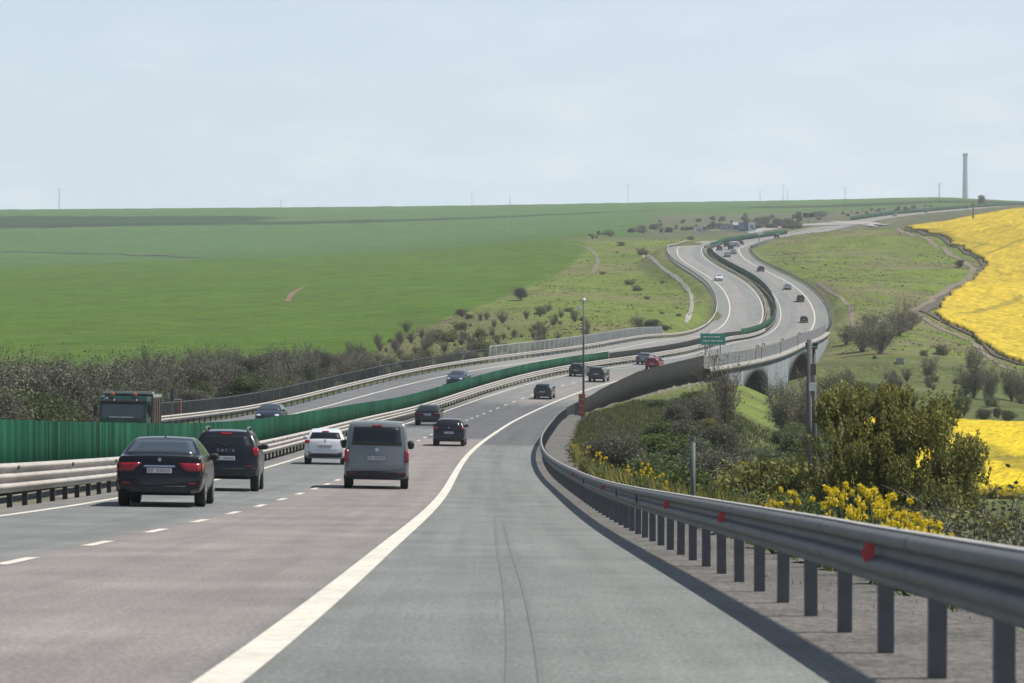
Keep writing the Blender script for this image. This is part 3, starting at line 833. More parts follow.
i_ = np.arange(len(Yw_) - 1)[:, None] * 4 + np.arange(4)[None]; j_ = np.arange(len(Yw_) - 1)[:, None] * 4 + (np.arange(4)[None] + 1) % 4
o = link('side_wall', mesh_np('side_wall', Pw.reshape(-1, 3), np.stack([i_, j_, j_ + 4, i_ + 4], -1).reshape(-1, 4), MT['blue_conc']), t); o.data.transform(inv)
o = sweep('deck', [(-24.0, -1.1), (3.7, -1.1), (3.7, -.2), (-24.0, -.2)], 0, Yr1 + 12, Yr2 + 4, MT['blue_conc'], t); o.data.transform(inv)
o = sweep('edge_beam', [(3.3, -.24), (4.45, -.24), (4.45, .34), (3.3, .34)], 0, Yr1, Yr2, MT['concrete'], t); o.data.transform(inv)
guardrail('grey guardrail along the outside of the far right bend under the grass hill', 3.6, -1, Yr2 + 2, 1120, 2, .80, .45, 4.0, MT['galv'], MT['post'])

# gravel verge beside the guardrail
tag(ribbon('gravel_verge', 3.34, lambda Y: 5.0 + .16 * np.sin(Y * .9) + .10 * np.sin(Y * 2.3 + 1) + .06 * np.sin(Y * 5.1), 3, 256, MT['gravel'], .004, 8, k=.006, mn=.15), kind='structure')
# ------------------------------------------------------------------- vehicles
PAINTS = {}


def paint_mat(name, col, metal=.2):
    if name not in PAINTS: PAINTS[name] = material('car_paint_' + name, col, .22, metal, coat=.3, spec=.35, noise=[(2.5, .04)])
    return PAINTS[name]


STY = {
    'sedan': dict(L=4.94, W=1.87, top=[(0, .60), (.02, .74), (.05, .90), (.07, 1.0), (.10, 1.06), (.16, 1.075), (.40, 1.09), (.55, 1.11), (.72, 1.17), (1.30, 1.40), (1.55, 1.45), (2.0, 1.475), (2.6, 1.47), (3.0, 1.40), (3.75, 1.05), (4.4, .92), (4.8, .78), (4.94, .6)],
                  bot=[(0, .36), (.25, .28), (.6, .24), (4.3, .22), (4.94, .32)],
                  wz=[(.2, .84), (.4, .955), (.6, 1), (.85, .99), (1.0, .955), (1.1, .90), (1.2, .835), (1.42, .68), (1.5, .63)], rc=.055, ax=1.10, wb=2.97, wr=.335,
                  win=(1.12, .74, 1.395, .60, 1.30), tl=(.76, .93, .38, .865), plate=(.77, .26), sw=(1.12, 1.36, [(1.15, 1.75), (1.95, 2.55), (2.62, 3.25)]), dark=(.30, .44, .62)),
    'suv': dict(L=4.34, W=1.80, top=[(0, .62), (.02, .78), (.05, .98), (.08, 1.10), (.12, 1.16), (.20, 1.29), (.33, 1.50), (.40, 1.57), (.46, 1.60), (.9, 1.64), (1.7, 1.655), (2.3, 1.63), (2.65, 1.56), (3.25, 1.14), (3.9, 1.05), (4.2, .9), (4.34, .66)],
                bot=[(0, .44), (.3, .36), (.6, .32), (3.9, .32), (4.34, .42)],
                wz=[(.3, .90), (.5, .975), (.7, 1), (1.0, .985), (1.12, .95), (1.3, .88), (1.58, .74), (1.7, .70)], rc=.07, ax=.80, wb=2.67, wr=.35,
                win=(1.20, .69, 1.50, .58, 1.30), tl=(.95, 1.18, .70, .885), plate=(.89, .26), sw=(1.15, 1.52, [(.62, 1.05), (1.15, 1.95), (2.02, 2.75)]), dark=(.40, .62, .80), rails=True),
    'hatch': dict(L=4.0, W=1.75, top=[(0, .58), (.02, .74), (.05, .92), (.08, 1.0), (.14, 1.08), (.26, 1.25), (.40, 1.38), (.46, 1.42), (.9, 1.47), (1.5, 1.485), (2.1, 1.46), (2.45, 1.38), (3.1, 1.04), (3.6, .95), (3.9, .78), (4.0, .6)],
                  bot=[(0, .36), (.3, .26), (.6, .24), (3.5, .22), (4.0, .32)],
                  wz=[(.2, .86), (.4, .965), (.6, 1), (.85, .985), (.98, .955), (1.1, .89), (1.38, .72), (1.5, .68)], rc=.07, ax=.72, wb=2.55, wr=.315,
                  win=(1.07, .66, 1.33, .56, 1.25), tl=(.88, 1.02, .62, .85), plate=(.74, .26), sw=(1.02, 1.34, [(.55, .92), (1.0, 1.75), (1.82, 2.5)]), dark=(.30, .44, .70)),
    'van': dict(L=4.90, W=1.904, top=[(0, .60), (.015, .85), (.03, 1.05), (.05, 1.20), (.10, 1.45), (.17, 1.75), (.22, 1.87), (.28, 1.925), (.42, 1.95), (1.5, 1.985), (3.0, 1.97), (3.5, 1.90), (4.3, 1.27), (4.65, 1.10), (4.85, .85), (4.9, .6)],
                bot=[(0, .40), (.3, .30), (.7, .26), (4.4, .24), (4.9, .34)],
                wz=[(.2, .91), (.4, .985), (.6, 1), (1.0, .995), (1.2, .965), (1.5, .92), (1.85, .86), (2.0, .83)], rc=.075, ax=.98, wb=3.0, wr=.33,
                win=(1.27, .73, 1.80, .67, 1.8), tl=(.78, 1.13, .83, .94), plate=(.90, .26), sw=(1.27, 1.78, [(.5, 1.4), (1.5, 2.6), (2.75, 3.75)]), dark=(.34, .50, .86)),
}
LET = {}


def build_car(style, label, pcol, px, py, lo=20, hi=1000, oncoming=False, near=1, group=None, name='parked', Y=None, o=None, glass='glass', yaw=0.0, letters=None, emblem=False, cat='car', dark_plate=False, stub=False):
    st = STY[style]
    if Y is None: o, Y = on_road(px, py, lo, hi)
    M_ = road_frame(o, Y, flip=oncoming) @ Matrix.Rotation(yaw, 4, 'Z')
    t = empty(name, label, cat, M_, group)
    hw = st['W'] / 2; L_ = st['L']; ax = st['ax']
    ty = np.array([q[0] for q in st['top']]); tz = np.array([q[1] for q in st['top']])
    by = np.array([q[0] for q in st['bot']]); bz = np.array([q[1] for q in st['bot']])
    wz = np.array([q[0] for q in st['wz']]); wv = np.array([q[1] for q in st['wz']])
    Wf = lambda z: hw * np.interp(z, wz, wv)
    Tf = lambda y: np.interp(y, [0, .03, .10, .25, .6, L_ - .9, L_ - .3, L_ - .1, L_], [.90, .945, .975, .99, 1, 1, .95, .88, .76])
    bow = lambda y: (.10 * max(0, 1 - y / 1.3) - .22 * max(0, 1 - (L_ - y) / 1.1))

    def xf(v):
        return Vector((v.x, v.y + bow(v.y) * (v.x / hw)**2 - ax, v.z))
    fine = np.unique(np.concatenate([ty, np.linspace(0, L_, 34 if near else 20), (ty[1:] + ty[:-1]) / 2]))
    zt_ = lambda y: np.interp(y, ty, tz)
    rings = []
    for y in fine:
        zb = float(np.interp(y, by, bz)); zt = float(np.mean(zt_(np.clip([y - .015, y, y + .015], 0, L_))))
        T = float(Tf(y)); rc = min(st['rc'], (zt - zb) * .3)
        h = []
        h.append((0, zb)); h.append((float(Wf(zb)) * T * .86, zb))
        for z in np.linspace(zb + .03, zt - rc, 7): h.append((float(Wf(z)) * T, z))
        xe = float(Wf(zt - rc)) * T
        for a in (30, 60, 85):
            h.append((xe - rc * 1.3 * (1 - math.cos(math.radians(a))), zt - rc + rc * math.sin(math.radians(a))))
        xl = h[-1][0]
        for f in (.75, .5, .25, 0): h.append((xl * f, zt + .022 * (1 - f * f)))
        rings.append([(x, y, z) for x, z in h] + [(-x, y, z) for x, z in h[-2:0:-1]])
    b = MB(); n = len(rings[0])
    b.add([p for r in rings for p in r], [(i * n + k, i * n + (k + 1) % n, (i + 1) * n + (k + 1) % n, (i + 1) * n + k) for i in range(len(rings) - 1) for k in range(n)] + [tuple(range(n)), tuple((len(rings) - 1) * n + k for k in range(n))])
    body = b.build('body', pcol, t, smooth=True, xf=xf)
    em = body.modifiers.new('es', 'EDGE_SPLIT'); em.split_angle = math.radians(38)

    # skins that follow the body
    iz = int(np.argmax(tz)); zr, yr = tz[:iz + 1], ty[:iz + 1]
    fz, fy = tz[iz:][::-1], ty[iz:][::-1]

    def skin(z, x, d, front=False):
        y = float(np.interp(z, fz, fy) if front else np.interp(z, zr, yr)); e = .03
        ya, yb = (np.interp(z - e, fz, fy), np.interp(z + e, fz, fy)) if front else (np.interp(z - e, zr, yr), np.interp(z + e, zr, yr))
        tx = Vector((0, yb - ya, 2 * e)).normalized(); nn = Vector((0, -tx.z, tx.y)) if not front else Vector((0, tx.z, -tx.y))
        xl = float(Wf(z)) * float(Tf(y))
        return Vector((x, y, z + .022 * (1 - min(1, (x / xl)**2)) * abs(nn.z))) + nn * d

    def patch(z0, z1, xa0, xb0, xa1, xb1, d=.012, nz=5, nx=7, front=False, thick=.02):
        bb = MB(); P = []; Q = []
        for i in range(nz + 1):
            f = i / nz; z = z0 + (z1 - z0) * f; xa = xa0 + (xa1 - xa0) * f; xb = xb0 + (xb1 - xb0) * f
            P.append([skin(z, xa + (xb - xa) * j / nx, d, front) for j in range(nx + 1)])
            Q.append([skin(z, xa + (xb - xa) * j / nx, d - thick, front) for j in range(nx + 1)])
        bb.grid(P); r, c = nz + 1, nx + 1
        off = r * c; bb.v += [tuple(v) for row in Q for v in row]
        ring = [j for j in range(c)] + [i * c + c - 1 for i in range(1, r)] + [(r - 1) * c + j for j in range(c - 2, -1, -1)] + [i * c for i in range(r - 2, 0, -1)]
        for k in range(len(ring)):
            a_, b_ = ring[k], ring[(k + 1) % len(ring)]; bb.f.append((a_, b_, b_ + off, a_ + off))
        return bb

    def side(s, pts, d=.008):
        """pts [(y,z)] quad corners: bottom rear, bottom front, top front, top rear"""
        bb = MB(); P = []
        for i in range(5):
            f = i / 4; a_ = np.array(pts[0]) * (1 - f) + np.array(pts[3]) * f; c_ = np.array(pts[1]) * (1 - f) + np.array(pts[2]) * f
            P.append([(s * (float(Wf(q[1])) * float(Tf(q[0])) + d), q[0], q[1]) for q in (a_ * (1 - g_) + c_ * g_ for g_ in np.linspace(0, 1, 6))])
        return bb.grid(P)

    gm = MT[glass]
    z0, w0, z1, w1, _ = st['win']
    patch(z0, z1, -w0, w0, -w1, w1, .010).build('rear_window', gm, t, smooth=True, xf=xf)
    ztop = tz.max()
    if oncoming or near:
        # windscreen on the front slope
        fzb = {'sedan': 1.08, 'suv': 1.18, 'hatch': 1.08, 'van': 1.30}[style]
        patch(fzb, ztop - .10, -hw * .80, hw * .80, -hw * .64, hw * .64, .010, front=True).build('windscreen', MT['glass_near'] if oncoming else gm, t, smooth=True, xf=xf)
    zb_, zt2, wins = st['sw']
    if near or not oncoming:
        for s in (-1, 1):
            for k, (ya, yb) in enumerate(wins):
                sl0 = .18 if k == 0 else .02; sl1 = .34 if k == len(wins) - 1 else .02
                side(s, [(ya, zb_), (yb, zb_), (yb - sl1, zt2), (ya + sl0, zt2)]).build('side_window', gm, t, smooth=True, xf=xf)
    # lamps
    a0, a1, xa, xb = st['tl']
    for s in (-1, 1):
        bb = patch(a0, a1, s * (xa + (.17 if style == 'sedan' else .06 if style != 'van' else 0)), s * xb, s * xa, s * xb, .014, 3, 4)
        if style != 'van':
            zc = (a0 + a1) / 2; yb2 = .40 if style == 'sedan' else .22
            q = side(s, [(.03, a0 + .02), (yb2 * .8, a0 + .06), (yb2, a1 - .01), (.08, a1)], .010); bb.add(q.v, q.f)
        bb.build('tail_light', MT['tail' if Y < 140 else 'tail_dull'], t, smooth=True, xf=xf)
        if oncoming or near:
            zc = .66 if style in ('sedan', 'hatch') else .82
            patch(zc, zc + .11, s * hw * .52, s * hw * .84, s * hw * .56, s * hw * .84, .03, 3, 4, True).build('headlight', MT['lamp'], t, smooth=True, xf=xf)
    if oncoming:
        patch(.52, .62, -hw * .5, hw * .5, -hw * .5, hw * .5, .03, 2, 5, True).build('grille', MT['plastic'], t, xf=xf)
    # number plate with a dark row of characters (they cannot be read)
    zp, pw = st['plate']
    if not oncoming:
        pm = patch(zp - .055, zp + .055, -pw, pw, -pw, pw, .022, 1, 4).build('number_plate', MT['plate'], t, xf=xf)
        if near:
            bb = MB()
            for k in range(8):
                if k in (2,): continue
                x = -pw * .80 + k * pw * 1.62 / 7
                q = patch(zp - .03, zp + .03, x - .020, x + .020, x - .020, x + .020, .026, 1, 1, thick=.003); bb.add(q.v, q.f)
            bb.build('characters', MT['plate_ink'], pm, xf=xf)
            if style in ('van', 'sedan', 'hatch'):
                patch(zp + .07, zp + .105, -pw * 1.25, pw * 1.25, -pw * 1.25, pw * 1.25, .03, 1, 4, thick=.03).build('plate_trim', MT['chrome'] if style == 'sedan' else pcol, t, xf=xf)
        d0, d1, dw = st['dark']
        patch(max(d0, tz[0] - .24), max(d1, tz[0] - .14), -dw, dw, -dw * 1.08, dw * 1.08, .004) if False else None
        bb = MB(); P = []
        for z in (d0 + .02, d1):
            P.append([(x, -.012, z) for x in np.linspace(-dw, dw, 7)])
        P.append([(x, .02, d1 + .03) for x in np.linspace(-dw, dw, 7)]); P.insert(0, [(x, .10, d0) for x in np.linspace(-dw * .96, dw * .96, 7)])
        bb.grid(P); bb.build('bumper', MT['plastic'], t, xf=xf)
        if near:
            for s in (-1, 1):
                q = MB(); zq = d1 + .07 if style != 'van' else .47
                q.box((s * hw * .74, -.002, zq), (.16, .03, .035)); q.build('reflector', MT['tail'], t, xf=xf)
            zz_ = ztop - .03
            if style != 'sedan' and Y < 130: patch(st['win'][2] + .015, st['win'][2] + .05, -.14, .14, -.14, .14, .02, 1, 3).build('brake_light', MT['tail'], t, xf=xf)
            # tailgate seam and wiper
            if style != 'sedan':
                q = MB(); a_ = skin(st['win'][0] + .02, .02, .025); c_ = skin(st['win'][0] + .10, -.34, .022); q.tube([a_, c_], .011, 5); q.build('wiper', MT['plastic'], t, xf=xf)
            for s in (-1, 1):
                zs0, zs1 = d1 + .10, st['win'][0]
                xs = hw * (.80 if style != 'van' else .86)
                patch(zs0, zs1, s * xs, s * (xs + .010), s * (xs - .02), s * (xs - .01), .0035, 6, 1, thick=.003).build('panel_gap', MT['plastic'], t, xf=xf) if style != 'sedan' else None
            zh = {'sedan': .74, 'suv': .80, 'hatch': .64, 'van': .56}[style]
            patch(zh, zh + .010, -hw * .80, hw * .80, -hw * .80, hw * .80, .0035, 1, 8, thick=.003).build('panel_gap', MT['plastic'], t, xf=xf)
    # mirrors
    if near:
        zmir = {'sedan': 1.06, 'suv': 1.20, 'hatch': 1.08, 'van': 1.28}[style]; ym = {'sedan': 3.25, 'suv': 2.85, 'hatch': 2.55, 'van': 3.75}[style]
        mh = .26 if style == 'van' else .15
        for s in (-1, 1):
            q = MB(); xm = float(Wf(zmir)) + .10
            q.lathe([(-.10, .02), (-.095, .06), (-.06, mh / 2), (.04, mh / 2), (.09, mh * .36), (.11, .02)], (0, 0, 0), n=12)
            q.v = [(s * xm + v[0], ym + v[1] * .45, zmir + v[2]) for v in q.v]
            q.box((s * (xm - .13), ym, zmir - .04), (.12, .05, .05))
            mo = q.build('side_mirror', MT['plastic'] if style != 'hatch' else pcol, t, smooth=True, xf=xf)
            e2 = mo.modifiers.new('es', 'EDGE_SPLIT'); e2.split_angle = math.radians(50)
    if st.get('rails'):
        for s in (-1, 1):
            q = MB(); x = float(Wf(1.6)) - .10
            q.tube([(s * x, .50, 1.60), (s * x, .56, 1.70), (s * x, .75, 1.725), (s * x, 1.9, 1.735), (s * x, 2.1, 1.65)], .028, 6); q.build('roof_rail', MT['galv'], t, smooth=True, xf=xf)
    # wheels
    for s in (-1, 1):
        for yw in (ax, ax + st['wb']):
            wr = st['wr']; x0 = s * (hw - .125)
            q = MB(); q.lathe([(-.115, wr * .62), (-.115, wr * .9), (-.09, wr * .99), (-.05, wr), (.05, wr), (.09, wr * .99), (.115, wr * .9), (.115, wr * .62)], (x0, yw - ax, wr), n=24 if near else 14)
            w = q.build('wheel', MT['tyre'], t, smooth=True)
            e3 = w.modifiers.new('es', 'EDGE_SPLIT'); e3.split_angle = math.radians(40)
            q = MB(); q.lathe([(-.02, .02), (-.02, wr * .60), (.0, wr * .66), (.012, wr * .62), (.012, wr * .2), (.03, wr * .14)][::1], (0, 0, 0), n=20)
            if s < 0: q.v = [(-v[0], v[1], v[2]) for v in q.v]
            q.v = [(x0 + s * .106 + v[0], yw - ax + v[1], wr + v[2]) for v in q.v]
            q.build('rim', MT['rim'], w)
            # wheel arch lip
            bb = MB(); P = []
            for a_ in np.linspace(-25, 205, 15):
                ca, sa = math.cos(math.radians(a_)), math.sin(math.radians(a_))
                row = []
                for r_ in (wr + .005, wr + .045):
                    y_, z_ = yw + r_ * ca, wr + .01 + r_ * sa
                    row.append((s * (float(Wf(z_)) * float(Tf(np.clip(y_, 0, L_))) + .006), y_, z_))
                P.append(row)
            bb.grid(P); bb.build('wheel_arch', MT['plastic'], t, xf=xf)
    if letters:
        cu = bpy.data.curves.new('lettering', 'FONT'); cu.body = letters[0]; cu.size = letters[1]; cu.align_x = 'CENTER'; cu.align_y = 'CENTER'; cu.extrude = .004; cu.space_character = letters[3]; cu.resolution_u = 2
        tmp = bpy.data.objects.new('lettering', cu); COL.objects.link(tmp)
        me = bpy.data.meshes.new_from_object(tmp.evaluated_get(bpy.context.evaluated_depsgraph_get())); bpy.data.objects.remove(tmp)
        for v in me.vertices:
            p = xf(skin(letters[2] + v.co.y, v.co.x, .016 + v.co.z)); v.co = p
        me.materials.clear(); me.materials.append(MT['chrome']); link('lettering', me, t)
    if emblem:
        z_ = emblem[0]; q = MB(); p = skin(z_, 0, .018); k = 16; r_ = emblem[1]
        for i, (ra, dd) in enumerate(((r_, 0), (r_, -.012))):
            pass
        vs = [skin(z_ + r_ * math.sin(2 * math.pi * i / k), r_ * math.cos(2 * math.pi * i / k), .018) for i in range(k)] + [skin(z_ + r_ * math.sin(2 * math.pi * i / k), r_ * math.cos(2 * math.pi * i / k), .002) for i in range(k)]
        q.add(vs, [tuple(range(k))] + [(i, (i + 1) % k, k + (i + 1) % k, k + i) for i in range(k)]); e_ = q.build('emblem', MT['chrome'], t, xf=xf)
    return t, xf, skin


P_ = paint_mat
black = P_('black', (.006, .007, .009), .0); navy = P_('blue_black', (.010, .012, .018), .1); white = P_('white', (.66, .68, .71), 0)
grey = P_('steel_grey', (.185, .205, .215), .2); dk = P_('charcoal', (.026, .028, .034), .2); plum = P_('dark_plum', (.016, .016, .021), .1)
red = P_('red', (.20, .016, .022), .1); silver = P_('silver', (.36, .38, .40), .3); blue = P_('dark_blue', (.02, .03, .055), .2); teal = P_('dark_green', (.02, .026, .027), .1)

STRETCH = 0
t1, xf1, sk1 = build_car('sedan', 'black saloon car nearest the camera in the left lane', black, 162, 506.3, glass='glass_near', name='saloon_car', emblem=(.99, .036), yaw=math.radians(2.2))
# shark fin aerial on the black saloon
q = MB(); q.add([(-.02, 1.62, 1.47), (.02, 1.62, 1.47), (.015, 1.86, 1.475), (-.015, 1.86, 1.475), (0, 1.64, 1.535)], [(0, 1, 4), (1, 2, 4), (2, 3, 4), (3, 0, 4), (0, 3, 2, 1)]); q.build('aerial', MT['plastic'], t1, xf=xf1)
build_car('suv', 'black sport utility car with roof rails and tailgate lettering', navy, 226, 490.8, name='sport_utility_car', letters=('DACIA', .105, 1.085, 1.75), yaw=math.radians(1.8))
build_car('hatch', 'white hatchback beside the median guardrail', white, 325, 464.5, name='hatchback', emblem=(1.0, .035), yaw=math.radians(2.2))
build_car('van', 'grey passenger van with large dark rear window and red lamps', grey, 376, 488.5, name='van', emblem=(1.14, .05), cat='van', yaw=math.radians(1.7))
build_car('hatch', 'near-black hatchback in the right lane just ahead of the grey van', plum, 449, 446, name='hatchback', emblem=(1.0, .035))
build_car('sedan', 'dark saloon in the left lane directly beyond the white hatchback', P_('dark_slate', (.012, .014, .018), .1), 428, 425.3, name='saloon_car')
build_car('hatch', 'dark blue-grey hatchback alone in mid road left of the camera pole', P_('blue_grey', (.03, .036, .044), .2), 543, 399, name='hatchback')
build_car('hatch', 'blackish green hatchback partly behind the camera pole', teal, 577, 376.5, name='hatchback')
build_car('suv', 'dark grey sport utility car just right of the camera pole', P_('slate', (.045, .05, .055), .2), 597, 382, name='sport_utility_car')
build_car('sedan', 'grey saloon tucked just behind the bright red car', P_('mid_grey', (.14, .15, .17), .3), 0, 0, Y=377, o=-6.2, name='saloon_car')
build_car('hatch', 'bright red hatchback passing the right road screen', red, 0, 0, Y=362.5, o=-2.2, name='hatchback')
far = [('hatch', 'dark car lowest on the far S bend above the bridge screen', dk, 804, 323), ('suv', 'dark car second from the bottom on the far S bend', dk, 800.5, 302),
       ('hatch', 'silver grey car third from the bottom on the far S bend', silver, 787.8, 289.8), ('hatch', 'dark car climbing alone half way up the far S bend', dk, 761, 271.5),
       ('hatch', 'small red car in the distant queue at the top of the bend', red, 719.5, 250.5), ('suv', 'dark car in the middle of the distant queue at the top of the bend', dk, 730.7, 250.2),
       ('sedan', 'silver car at the right rear of the distant queue', silver, 733.5, 254.2), ('sedan', 'silver car last in the distant queue beside the green barrier', silver, 727.5, 257),
       ('suv', 'white car near the front of the distant queue', white, 732.3, 246.5), ('sedan', 'dark car at the left front of the distant queue beside the green barrier', dk, 726.5, 246.8),
       ('hatch', 'silver car at the right front of the distant queue', silver, 736.5, 246.6), ('sedan', 'dark car leading the distant queue by the right kerb', dk, 740.6, 244.6)]
for s_, l_, c_, x_, y_ in far:
    build_car(s_, l_, c_, x_, y_, lo=560, hi=1060, near=0, name={'hatch': 'hatchback', 'suv': 'sport_utility_car', 'sedan': 'saloon_car'}[s_])
for s_, l_, c_, Y_, o_ in [('hatch', 'tiny dark car on the most distant stretch of road beside the yellow field', dk, 1640, -2), ('sedan', 'tiny silver car far off beside the yellow field edge', silver, 1520, -2),
                           ('suv', 'tiny dark car on the far road just before the hill hides it', dk, 1105, -2), ('suv', 'tiny dark car highest on the distant road near the horizon', dk, 1830, -5.5)]:
    build_car(s_, l_, c_, 0, 0, near=0, Y=Y_, o=o_, name={'hatch': 'hatchback', 'suv': 'sport_utility_car', 'sedan': 'saloon_car'}[s_])


def place_left(px, Y):
    o = -16.0
    for _ in range(20): o += .8 * (px - float(px_of(road_pt(o, Y))[0])) * Y / FPX
    return o


build_car('sedan', 'dark blue oncoming car half hidden by the green barrier', blue, 0, 0, Y=212, o=place_left(273, 212), oncoming=True, name='saloon_car')
build_car('sedan', 'blue grey oncoming saloon with bright headlights beyond the green barrier', P_('oncoming_blue', (.06, .075, .11), .3), 0, 0, Y=313, o=place_left(461, 313), oncoming=True, name='saloon_car')
Yw = 850
for _ in range(30):
    yy = float(px_of(road_pt(-17.4, Yw))[1]); Yw += (yy - 280) * 3
build_car('suv', 'white oncoming car on the far left carriageway of the S bend', white, 0, 0, Y=Yw, o=place_left(718, Yw), oncoming=True, near=0, name='sport_utility_car')

# ------------------------------------------------------------ green dump truck
YT = 150.0; oT = place_left(122, YT)
MTR = road_frame(oT, YT, flip=True) @ Matrix.Diagonal((.97, 1, .955, 1))
tk = empty('tipper_truck', 'green tipper truck with orange beacons behind the green barrier', 'truck', MTR)
tg = P_('truck_green', (.016, .062, .044), .0); tgl = P_('truck_pale', (.34, .40, .36), .0)
# local frame: +y is the driving direction (towards the camera); the front stands at y = 0
b = MB()
pr = [(-1.9, .75), (0.0, .75), (.02, 1.55), (-.10, 2.45), (-.22, 2.66), (-1.9, 2.70)]
vs = [(-1.22, y, z) for y, z in pr] + [(1.22, y, z) for y, z in pr]; k = len(pr)
b.add(vs, [tuple(range(k)), tuple(range(k, 2 * k))[::-1]] + [(i, (i + 1) % k, k + (i + 1) % k, k + i) for i in range(k)])
b.build('cab', tg, tk)
fr = lambda z: np.interp(z, [.75, 1.55, 2.45, 2.66], [0, .02, -.10, -.22])
b = MB(); b.grid([[(x, fr(z) + .012, z) for x in np.linspace(-1.08, 1.08, 5)] for z in (1.55, 1.8, 2.05, 2.33)]); b.build('windscreen', MT['glass_near'], tk)
b = MB(); b.grid([[(x, fr(z) + .03, z) for x in np.linspace(-.55, .7, 5)] for z in (1.58, 1.62)]); b.build('dashboard_sign', MT['plate'], tk)
b = MB(); b.box((0, .12, 2.46), (2.35, .26, .10), Matrix.Rotation(-.5, 3, 'X')); b.build('sun_visor', P_('visor', (.02, .024, .028)), tk)
for s in (-1, 1):
    b = MB(); b.grid([[(s * 1.228, y, z) for y in (-1.3, -.9, -.35)] for z in (1.6, 2.0, 2.4)]); b.build('side_window', MT['glass'], tk)
    b = MB(); b.box((s * 1.42, .02, 1.95), (.16, .10, .62)); b.box((s * 1.32, -.02, 2.22), (.24, .04, .04)); b.build('side_mirror', MT['plastic'], tk)
    b = MB(); b.lathe([(2.74, .10), (2.77, .11), (2.87, .10), (2.92, .04)], (s * .58, -.14, 0), 'z', 14); b.build('beacon', material('beacon_orange%d' % (s + 1), (.38, .07, .03), .3, coat=.3), tk)
    b = MB(); b.box((s * .9, .04, .95), (.36, .06, .2)); b.build('headlight', MT['lamp'], tk)
    for yw in (-1.2, -4.0):
        q = MB(); q.lathe([(-.15, .3), (-.15, .46), (-.11, .5), (.11, .5), (.15, .46), (.15, .3)], (s * 1.05, yw, .5), n=20); w = q.build('wheel', MT['tyre'], tk, smooth=True)
        q = MB(); q.lathe([(-.02, .26), (.0, .3), (.02, .1)], (s * 1.2, yw, .5), n=16); q.build('rim', MT['rim'], w)
b = MB(); b.box((0, -3.6, .80), (.9, 6.2, .3)); b.build('chassis', MT['plastic'], tk)
b = MB(); hz = 2.62
pr = [(-1.25, 1.05), (1.25, 1.05), (1.25, hz), (-1.25, hz)]
b.box((0, -3.7, (1.05 + hz) / 2), (2.5, 3.2, hz - 1.05)); b.build('cargo_body', P_('cargo_brown', (.16, .12, .10), .0), tk)
b = MB(); b.box((0, -2.10, 1.95), (2.52, .10, 1.95)); b.build('headboard', tg, tk)
b = MB(); b.box((0, -3.7, 2.72), (2.56, 3.3, .16)); b.box((0, -2.0, 2.88), (2.56, .8, .12)); b.build('tarpaulin', tgl, tk)
for y in np.linspace(-6.6, -2.5, 6):
    pass
b = MB()
for y in np.linspace(-5.2, -2.5, 4):
    for s in (-1, 1): b.box((s * 1.27, y, 1.85), (.06, .10, 1.5))
b.build('side_rib', P_('rib_brown', (.10, .08, .07), .0), tk)
b = MB(); b.box((.95, .06, 2.52), (.34, .05, .06), Matrix.Rotation(.5, 3, 'Y')); b.build('trim_light', MT['white'], tk)
# ------------------------------------------------------------ road furniture
def stand(px, Y, dz=-.1): 
    X = (px - CX) / FPX * Y; return Vector((X, Y, ground_z(X, Y) + dz))


# camera pole at the guardrail's end
YP = 246; p = stand(583.5, YP, -.3)
t = empty('camera_pole', 'tall slender steel pole with two small cameras behind the orange marker', 'pole', Matrix.Translation(p))
H_ = (HY - 296) / FPX * YP - p.z
b = MB(); b.tube([(0, 0, 0), (0, 0, H_ * .55), (0, 0, H_)], [.10, .085, .06], 10); b.build('mast', MT['dark_mast'], t, smooth=True)
for dx, hz_ in ((.02, H_ - .35), (-.42, H_ - 1.0)):
    b = MB(); b.box((dx + (.0 if dx > 0 else .2), 0, hz_ + .1), (.5 if dx < 0 else .2, .05, .05)); b.lathe([(-.12, .10), (0, .16), (.12, .13), (.2, .05)], (dx, -.08, hz_), 'z', 10); b.build('camera', MT['white'], t, smooth=True)
b = MB(); b.box((0, 0, .25), (.6, .6, .3)); b.build('footing', MT['concrete'], t)
b = MB(); b.box((-.45, .05, 1.1), (.5, .35, 1.0)); b.build('cabinet', MT['mesh_grey'], t)

YO = 232; p = stand(582, YO, -.2)
t = empty('marker_post', 'orange and white marker board standing at the end of the right guardrail', 'marker', Matrix.Translation(p))
zt_ = (HY - 398) / FPX * YO - p.z + .3
b = MB(); b.box((0, .06, zt_ / 2), (.10, .08, zt_)); b.build('post', MT['galv'], t)
b = MB(); b.box((0, 0, zt_ - .85), (.52, .05, 1.7)); b.build('board', MT['orange'], t)
b = MB()
for k in range(3): b.box((0, -.03, zt_ - .4 - k * .5), (.44, .02, .06), Matrix.Rotation(.35, 3, 'Y'))
b.build('stripe', MT['concrete'], t)
p = stand(599, 238, -.1)
t = empty('barrier_stub', 'small grey rail frame beside the orange marker board', 'railing', Matrix.Translation(p))
b = MB()
for x in (-.9, .9): b.box((x, 0, .5), (.07, .07, 1.0))
b.build('post', MT['mesh_grey'], t); b = MB(); b.box((0, 0, 1.0), (1.95, .06, .08)); b.box((0, 0, .6), (1.9, .04, .05)); b.build('rail', MT['galv'], t)

YQ = 57.0; p = stand(693, YQ, -.3)
t = empty('delineator_post', 'plain grey green tube post standing in the weeds behind the right guardrail', 'post', Matrix.Translation(p))
h_ = (HY - 438.5) / FPX * YQ - p.z
b = MB(); b.tube([(0, 0, 0), (0, 0, h_)], .048, 12); b.build('tube', material('tube_grey_green', (.12, .14, .125), .7, noise=[(6, .15)]), t, smooth=True)
b = MB(); b.tube([(0, 0, h_ - .05), (0, 0, h_ + .03)], .056, 12); b.box((-.07, 0, h_ + .02), (.06, .05, .03)); b.build('cap', MT['galv'], t, smooth=False)

